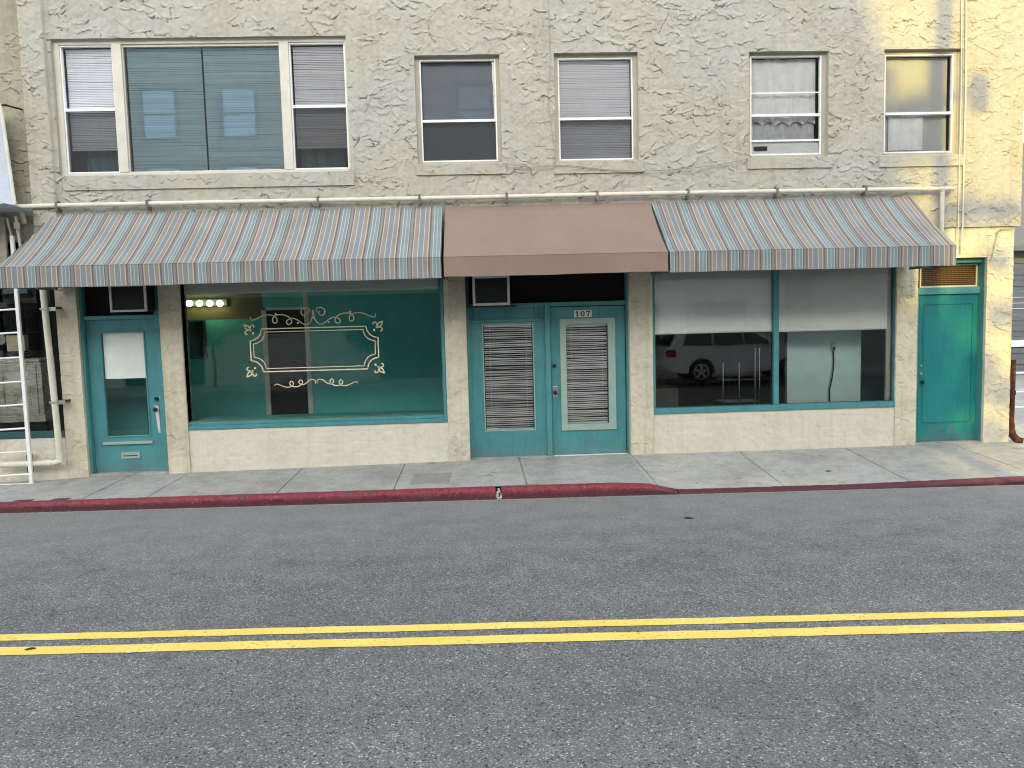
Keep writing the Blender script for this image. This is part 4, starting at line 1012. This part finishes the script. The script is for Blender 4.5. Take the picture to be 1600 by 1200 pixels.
for a, b in ((ca+.05, ca+.50), (ca+.52, cb-.06)):
    d_ = MB().frame(a, b, cz0+.03, cz1-.03, .08, .215, .238).build('door', 'oldwood', cab, bevel=.005)
    MB().box(a+.10, b-.10, .225, .237, cz0+.13, cz1-.32).build('panel', 'oldwood', d_, bevel=.01)
    MB().prism([(a+.09, cz1-.12), (b-.09, cz1-.12), (b-.16, cz1-.26), (a+.16, cz1-.26)], 'y', .226, .237).build('panel', 'paper', d_)
BX(dx(-6.9, .4), -5.86, .28, .68, .78, cz0-.092).build('stand', 'black', cab)
tag(MB().disc((dx(-6.36, .6), .55, 2.02), (0, 1, .2), .09, .012).build('plate', 'scrap'), 'pale round plate on the neighbour shop shelf', 'plate')
tag(BX(dx(-6.25, .6), dx(-6.02, .6), .52, .62, 1.84, 2.06).build('book', 'gold', bevel=.004), 'dull gold book standing on the neighbour shop shelf', 'book')
tag(BX(dx(-6.4, .6), dx(-6.2, .6), .5, .6, 2.45, 2.52).build('carton', 'scrap', bevel=.004), 'pale flat carton high in the neighbour shop window', 'box')
tag(BX(dx(-7.0, .6), -5.84, .48, .80, 1.79, 1.82).build('shelf_board', 'black'), 'black shelf board inside the neighbour shop window', 'shelf')
# white metal canopy of the neighbour, its panel and bracket
nc_ = thing('canopy_panel', 'pale blue-white canopy panel on a cream post above the ladder', 'canopy')
MB().prism([(-7.2, 4.93), (-6.02, 4.95), (-5.965, 3.74), (-7.2, 3.70)], 'y', -.18, -.16).build('sheet', 'canopyblue', nc_)
MB().tube([(-6.01, -.20, 5.0), (-5.93, -.20, 3.74)], .020, 8).build('post', 'pipe', nc_)
MB().tube([(-7.2, -.20, 4.97), (-5.94, -.20, 4.985)], .016, 8).tube([(-5.95, -.2, 4.985), (-5.87, .02, 4.985)], .012, 8).build('bracket', 'blackmetal', nc_)
MB().prism([(-7.2, 3.775), (-6.0, 3.735), (-5.74, 3.672), (-5.80, 3.655), (-6.05, 3.66), (-7.2, 3.62)], 'y', -.75, -.10).build('flap', 'canopyblue', nc_, bevel=.004)
MB().box(-7.2, -6.14, -.10, -.06, 2.7, 3.60).build('drop_panel', 'neigh', nc_, bevel=.004)
MB().tube([(-5.98, -.12, 3.60), (-5.93, -.12, 2.95)], .018, 8).tube([(-6.1, -.1, 3.58), (-6.02, -.1, 3.1)], .015, 8).box(-5.99, -5.93, -.16, -.13, 3.44, 3.52).build('strut', 'pipe', nc_)
tag(MB().tube(spline([(-5.93, -.2, 4.30), (-5.88, -.1, 4.27), (-5.81, -.05, 4.31)], 5), .007, 6).build('tie_wire', 'blackmetal'), 'short dark wire tying the canopy post to the wall', 'wire')
# ladder
ld = thing('ladder', 'white metal ladder standing against the neighbour shop window', 'ladder')
MB().box(-6.055, -6.010, -.16, -.12, .085, 3.35).build('rail', 'white', ld, bevel=.006)
MB().box(-6.560, -6.515, -.16, -.12, .075, 3.35).build('rail', 'white', ld, bevel=.006)
for z in (2.74, 2.40, 2.095, 1.77, 1.45, 1.145, .83, .52, .215):
    MB().tube([(-6.512, -.14, z-.012), (-6.057, -.14, z+.004)], .013, 8).build('rung', 'white', ld, smooth=True)
MB().box(-6.513, -6.057, -.155, -.125, .075, .095).build('foot_bar', 'white', ld, bevel=.003)

# ================================================================== RIGHT EDGE: alley
al = thing('siding_house', 'grey horizontal-siding house beyond the right corner', 'house')
g = MB()
for k in range(22): g.box(13.2, 40, 8.98, 9.2, .3+k*.145, .3+k*.145+.14) if k % 2 == 0 else g.box(13.2, 40, 9.008, 9.2, .3+k*.145, .3+k*.145+.14)
g.build('siding_wall', 'brick_grey', al)
MB().box(12.9, 40, 8.6, 9.25, 3.5, 3.62).prism([(8.6, 3.62), (9.2, 3.62), (14, 7.2), (13.4, 7.2)], 'x', 12.9, 40).build('roof', 'slate', al)
MB().box(13.2, 40, 8.93, 8.975, 1.05, 1.22).build('trim_board', 'white', al)
rl = thing('alley_railing', 'low metal railing at the far right edge', 'railing')
for z in (.35, .62, .95): MB().tube([(8.0, 2.4, z), (13, 2.4, z)], .02, 8).build('rail', 'alu', rl)
for X in (8.35, 10.4, 12.4): MB().box(X-.04, X+.04, 2.36, 2.44, .18, 1.05).build('post', 'blackmetal', rl, bevel=.005)

# ================================================================== ACROSS THE STREET (seen in the glass, and what shades the front)
OA = thing('apartment_block', 'tall grey stucco apartment block far across the street behind the viewer', 'building')
YA = -45.0
BX(-60, 1.35, -58, YA, 0, 23.4).build('wall', 'oppwall', OA)
BX(-60.2, 1.45, -58.2, YA+.2, 23.41, 23.8).build('parapet', 'oppwhite', OA)
for zc in (6.4, 11.65, 16.9):
    for k in range(9):
        xc = -43.64+5.46*k
        w = MB().frame(xc-1.35, xc+1.35, zc-1.85, zc+1.85, .26, YA+.005, YA+.16).box(xc-1.09, xc+1.09, YA+.02, YA+.10, zc-.06, zc+.06).build('window', 'teal_dark', OA)
        MB().quad((xc-1.1, YA+.05, zc-1.6), (xc+1.1, YA+.05, zc-1.6), (xc+1.1, YA+.05, zc+1.6), (xc-1.1, YA+.05, zc+1.6)).build('pane', 'mirror_pane', w)
OB = thing('shop_row', 'low dark row of shops across the street behind the viewer', 'building')
BX(-30, 3.6, -26, -16.9, .1, 3.1).build('wall', 'oppdark', OB)
BX(-30.1, 3.7, -26.1, -16.8, 3.101, 3.3).build('parapet', 'oppwall', OB)
for X in (-23, -17, -11, -5, .5): BX(X, X+1.1, -16.95, -16.85, .13, 2.3).build('door', 'teal_dark', OB)
OC = thing('low_store', 'low flat-roofed white store across the street behind the viewer', 'building')
BX(3.9, 12.3, -30, -20, .05, 6.25).build('wall', 'oppwhite', OC)
BX(3.8, 12.35, -30.1, -19.9, 6.251, 6.45).build('roof', 'slate', OC)
for xc in (6, 9.5):
    w = MB().frame(xc-1.2, xc+1.2, .8, 2.6, .08, -20.03, -19.95).build('window', 'teal_dark', OC)
    MB().quad((xc-1.12, -19.99, .88), (xc+1.12, -19.99, .88), (xc+1.12, -19.99, 2.52), (xc-1.12, -19.99, 2.52)).build('pane', 'glass_far', w)
LW = thing('low_wall', 'low white garden wall across the street behind the viewer', 'wall')
BX(-9.4, -3.4, -15.95, -15.75, .12, 1.75).build('wall', 'oppwhite', LW, bevel=.01)
BX(-9.5, -3.3, -16.0, -15.7, 1.751, 1.82).build('coping', 'oppwhite', LW, bevel=.01)
BX(-19.5, -12.2, -15.95, -15.75, .12, 1.5).build('wall', 'oppwhite', LW, bevel=.01)
OF = thing('added_rear_tower', 'pale tower block added far behind the viewer to keep sky out of reflections', 'building')  # unseen tower, added so the upstairs panes do not reflect sky glare
BX(4.6, 46, -64, -50, 16.6, 24.5).build('upper_wall', 'oppwall', OF)
BX(4.6, 46, -64, -62.3, 0, 16.59).build('lower_wall', 'oppwall', OF)
OD = thing('added_side_block', 'plain pale block added behind the viewer, far to the right, to block skylight', 'building')  # unseen block, added to cut skylight from the right
BX(12.5, 40, -30, -17.2, .05, 13.2).build('wall', 'oppwall', OD)
BX(12.4, 40.1, -30.1, -17.1, 13.21, 13.5).build('parapet', 'oppwhite', OD)
OE = thing('added_rear_block', 'long dark block added far behind the low white store to hide bright sky', 'building')  # unseen block, added to dim sky reflections and skylight on the right
BX(-14, 34, -62, -48, 0, 16.2).build('wall', 'slate', OE)
BX(-14.2, 34.2, -62.2, -47.8, 16.21, 16.5).build('parapet', 'oppwall', OE)
def leaves(g, c, r, n, s):
    for _ in range(n):
        d = Vector(rng.normal(0, 1, 3)); d.normalize(); p = Vector(c)+Vector((d.x*r[0], d.y*r[1], d.z*r[2]))*(rng.random()**.45)
        a = Vector(rng.normal(0, 1, 3)).normalized(); b = a.orthogonal().normalized(); k = s*rng.uniform(.6, 1.3); a = a*k; b = b*k*.5
        g.quad(tuple(p-a), tuple(p+b), tuple(p+a), tuple(p-b))
def tree(x, y, h, clumps, label, n=900, s=.11, trunk_r=.16, mat='leafgreen', grp='trees across the street'):
    T = thing('street_tree', label, 'tree', grp)
    g = MB(); g.tube([(x, y, 0), (x+.05, y, h*.25), (x-.05, y+.03, h*.5), (x+.02, y, h*.72)], [trunk_r, trunk_r*.8, trunk_r*.6, trunk_r*.3], 10)
    for (cx, cy, cz, r) in clumps:
        st = Vector((x, y, min(cz-.5, h*.6))); en = Vector((cx, cy, cz)); mid = (st+en)/2+Vector((0, 0, .25))
        g.tube([st, mid, en], [trunk_r*.4, trunk_r*.25, trunk_r*.08], 6)
    g.build('trunk', 'bark', T, smooth=True)
    g = MB()
    for (cx, cy, cz, r) in clumps: leaves(g, (cx, cy, cz), (r, r, r*.75), int(n*r*r), s)
    g.build('crown', mat, T)
# the tree whose gaps let the low sun through on to the right end of the front
SUNX, SUNT = .08, math.tan(R_(19.8))
def up(X, z, y): return (X+SUNX*y, y, z-SUNT*y)        # point at depth y that shades wall point (X, z)
cl = []
for X, z, r in [(5.35, 4.6, .50), (5.35, 3.7, .55), (5.5, 5.35, .28), (5.2, 2.9, .40), (6.0, 1.5, .50), (6.35, 1.35, .35), (6.3, .75, .35), (5.55, 1.2, .55), (5.3, .5, .5), (5.0, 5.9, .35), (5.15, 1.7, .45), (7.35, .9, .3), (6.75, 3.45, .26), (7.25, 3.42, .24), (6.75, .9, .32), (6.6, 1.6, .22), (7.0, 1.3, .3), (6.25, 2.0, .25), (6.85, 2.3, .22), (7.3, 2.0, .25), (6.5, .3, .35), (5.85, 4.80, .36), (6.05, 4.42, .34), (5.75, 4.35, .3), (6.1, 4.95, .22), (7.2, .35, .3), (7.25, 2.75, .22)]:
    c_ = up(X, z, -26.5+random.uniform(-1, 1)); cl.append((*c_, r))
tree(3.6, -26.5, 15.5, cl, 'tall thin-crowned tree rising behind the low white store', 1500, .10, .2)
for i, (x, y, h) in enumerate([(-20.5, -15.2, 3.4), (-14.6, -15.4, 3.0), (-8.9, -15.2, 3.6), (-3.4, -15.3, 2.8)]):
    cl = [(x+random.gauss(0, .35), y+random.gauss(0, .2), h*random.uniform(.45, .95), random.uniform(.35, .6)) for _ in range(7)]
    tree(x, y, h, cl, ['round bushy street tree before the block, farthest left', 'thin young street tree before the block, second from left', 'fullest young street tree before the block', 'short street tree before the block nearest its right end'][i], 800, .07, .06, 'leafdark')
up_ = thing('utility_pole', 'wooden utility pole with a crossarm and transformer across the street', 'pole')
py_ = -14.2; pc = up(6.37, 0, py_)
MB().tube([(pc[0], py_, 0), (pc[0], py_, 14.5)], [.15, .11], 12).build('shaft', 'polewood', up_, smooth=True)
ca_ = up(6.9, 3.45, py_); MB().box(pc[0]-.1, pc[0]+1.15, py_-.06, py_+.06, ca_[2]-.07, ca_[2]+.07).build('crossarm', 'polewood', up_, bevel=.01)
tc = up(6.88, 5.02, py_); MB().tube([(tc[0], py_, tc[2]-.22), (tc[0], py_, tc[2]+.2)], .13, 14).box(pc[0], tc[0]-.12, py_-.03, py_+.03, tc[2]-.05, tc[2]+.02).build('transformer', 'steel', up_)

# ---- parked white wagon on the far side of the street, reflected in the right window
def car(xr, y0, z0):
    """xr: rear axle x; y0: side facing the shops; heads right"""
    C_ = thing('parked_wagon', 'white wagon parked across the street, reflected in the right shop window', 'car')
    wb, w = 2.65, 1.78
    prof = [(-.92, .42), (-.98, .62), (-.95, .98), (-.84, 1.06), (-.62, 1.52), (-.40, 1.60), (1.25, 1.60), (1.55, 1.52), (2.30, 1.10), (3.25, .98), (3.55, .86), (3.62, .55), (3.55, .34)]
    def arch(cx, r, n=10): return [(cx+r*math.cos(a), .33+r*math.sin(a)) for a in [math.pi*k/n for k in range(n+1)]]
    low = [(3.55, .30)]+[(wb+.40, .28)]+arch(wb, .39)+[(.42, .26)]+arch(0, .39)+[(-.45, .28), (-.90, .34)]
    poly_ = prof+low
    n = len(poly_); g = MB()
    secs = [(0, .93, .0), (.06, 1.0, 0), (w/2, 1.0, .02), (w-.06, 1.0, 0), (w, .93, .0)]
    for dy, k, b in secs:
        for u, v in poly_:
            tum = max(0, v-1.0)*.28*(1 if dy < w/2-.1 else (-1 if dy > w/2+.1 else 0))
            g.v.append((xr+1.3+(u-1.3)*(.985 if k < 1 else 1), y0-dy-tum, z0+v))
    for s in range(len(secs)-1):
        for i in range(n): a, b = s*n+i, s*n+(i+1) % n; g.f.append((a, b, b+n, a+n))
    for s in (0, len(secs)-1):
        bm_ = [s*n+i for i in range(n)]; g.f.append(tuple(bm_))
    body = g.build('body', 'carwhite', C_, smooth=True)
    for sy, dy in ((1, -.004), (-1, w+.004)):
        for pts in ([(-.52, 1.10), (-.36, 1.48), (.32, 1.50), (.32, 1.10)], [(.40, 1.10), (.40, 1.50), (1.18, 1.50), (1.28, 1.10)], [(1.34, 1.10), (1.24, 1.49), (1.50, 1.46), (2.10, 1.12)]):
            g = MB(); g.v = [(xr+u, y0-dy-sy*(max(0, v-1.0)*.28-.012), z0+v) for u, v in pts]; g.f = [tuple(range(4))]
            g.build('side_window', 'carglass', C_)
    g = MB(); g.v = [(xr-.925, y0-.25, z0+1.10), (xr-.925, y0-w+.25, z0+1.10), (xr-.66, y0-w+.35, z0+1.48), (xr-.66, y0-.35, z0+1.48)]; g.f = [(0, 1, 2, 3)]; g.build('rear_window', 'carglass', C_)
    MB().box(xr-.97, xr-.74, y0-.22, y0+.012, z0+.78, z0+.98).build('taillight', 'taillight', C_, bevel=.01)
    MB().box(xr-.97, xr-.74, y0-w-.012, y0-w+.22, z0+.78, z0+.98).build('taillight', 'taillight', C_, bevel=.01)
    MB().box(xr+3.35, xr+3.60, y0-.25, y0+.006, z0+.66, z0+.82).build('headlight', 'chrome', C_, bevel=.01)
    MB().box(xr-1.04, xr-.90, y0-w+.03, y0-.03, z0+.36, z0+.60).build('bumper', 'carwhite', C_, bevel=.03)
    MB().box(xr+3.50, xr+3.70, y0-w+.03, y0-.03, z0+.30, z0+.58).build('bumper', 'carwhite', C_, bevel=.03)
    MB().box(xr+1.95, xr+2.10, y0+.01, y0+.17, z0+1.06, z0+1.20).build('wing_mirror', 'carwhite', C_, bevel=.03)
    for u in (.45, 1.40): MB().box(xr+u, xr+u+.18, y0+.002, y0+.03, z0+.92, z0+.95).build('handle', 'carwhite', C_, bevel=.006)
    for ax in (0, wb):
        for sy, yy in ((1, y0-.10), (-1, y0-w+.10)):
            t_ = MB().tube([(xr+ax, yy-.11, z0+.33), (xr+ax, yy-.09, z0+.33), (xr+ax, yy+.09, z0+.33), (xr+ax, yy+.11, z0+.33)], [.29, .325, .325, .29], 28).build('wheel', 'rubber', C_, smooth=True)
            f = yy+sy*.112
            g = MB()
            for k in range(24):
                a, b = 2*math.pi*k/24, 2*math.pi*(k+1)/24
                P = lambda an, r: (xr+ax+r*math.cos(an), z0+.33+r*math.sin(an))
                g.prism([P(a, .225), P(b, .225), P(b, .195), P(a, .195)], 'y', f, f+sy*.012)
            for k in range(5):
                a = 2*math.pi*k/5+.3; ca, sa = math.cos(a), math.sin(a); nx, nz = -sa*.030, ca*.030
                c0 = (xr+ax, z0+.33); g.prism([(c0[0]+nx, c0[1]+nz), (c0[0]-nx, c0[1]-nz), (c0[0]+ca*.2-nx*.9, c0[1]+sa*.2-nz*.9), (c0[0]+ca*.2+nx*.9, c0[1]+sa*.2+nz*.9)], 'y', f, f+sy*.014)
            g.disc((xr+ax, f+sy*.008, z0+.33), (0, 1, 0), .055, .02); g.build('rim', 'alu', t_)
car(6.35, -11.25, 0.12)

# ================================================================== LIGHT
w = bpy.data.worlds.new('World'); scene.world = w; w.use_nodes = True
nt = w.node_tree; bg = nt.nodes['Background']
sky = nt.nodes.new('ShaderNodeTexSky'); sky.sky_type = 'NISHITA'; sky.sun_disc = False
sky.sun_elevation = R_(19.8); sky.sun_rotation = math.pi+.08; sky.air_density = 1.0; sky.dust_density = 1.0; sky.ozone_density = 1.0
hs = nt.nodes.new('ShaderNodeHueSaturation'); hs.inputs['Saturation'].default_value = .42
mu = nt.nodes.new('ShaderNodeMix'); mu.data_type = 'RGBA'; mu.blend_type = 'MULTIPLY'; mu.inputs[0].default_value = 1; mu.inputs[7].default_value = (1.0, .97, .885, 1)
nt.links.new(sky.outputs[0], hs.inputs['Color']); nt.links.new(hs.outputs[0], mu.inputs[6]); nt.links.new(mu.outputs[2], bg.inputs['Color'])
bg.inputs['Strength'].default_value = .15
sd = bpy.data.lights.new('sun', 'SUN'); sd.energy = 2.0; sd.angle = R_(.6); sd.color = (.36, .262, .034)
so = bpy.data.objects.new('sun', sd); COL.objects.link(so)
so.rotation_euler = Vector((SUNX, 1, -SUNT)).to_track_quat('-Z', 'Y').to_euler()
vs = scene.view_settings; vs.view_transform = 'Standard'; vs.look = 'None'; vs.exposure = 2.55; vs.gamma = 1; vs.use_curve_mapping = False
scene.cycles.filter_width = 1.1; scene.cycles.max_bounces = 8; scene.cycles.diffuse_bounces = 4; scene.cycles.transparent_max_bounces = 16
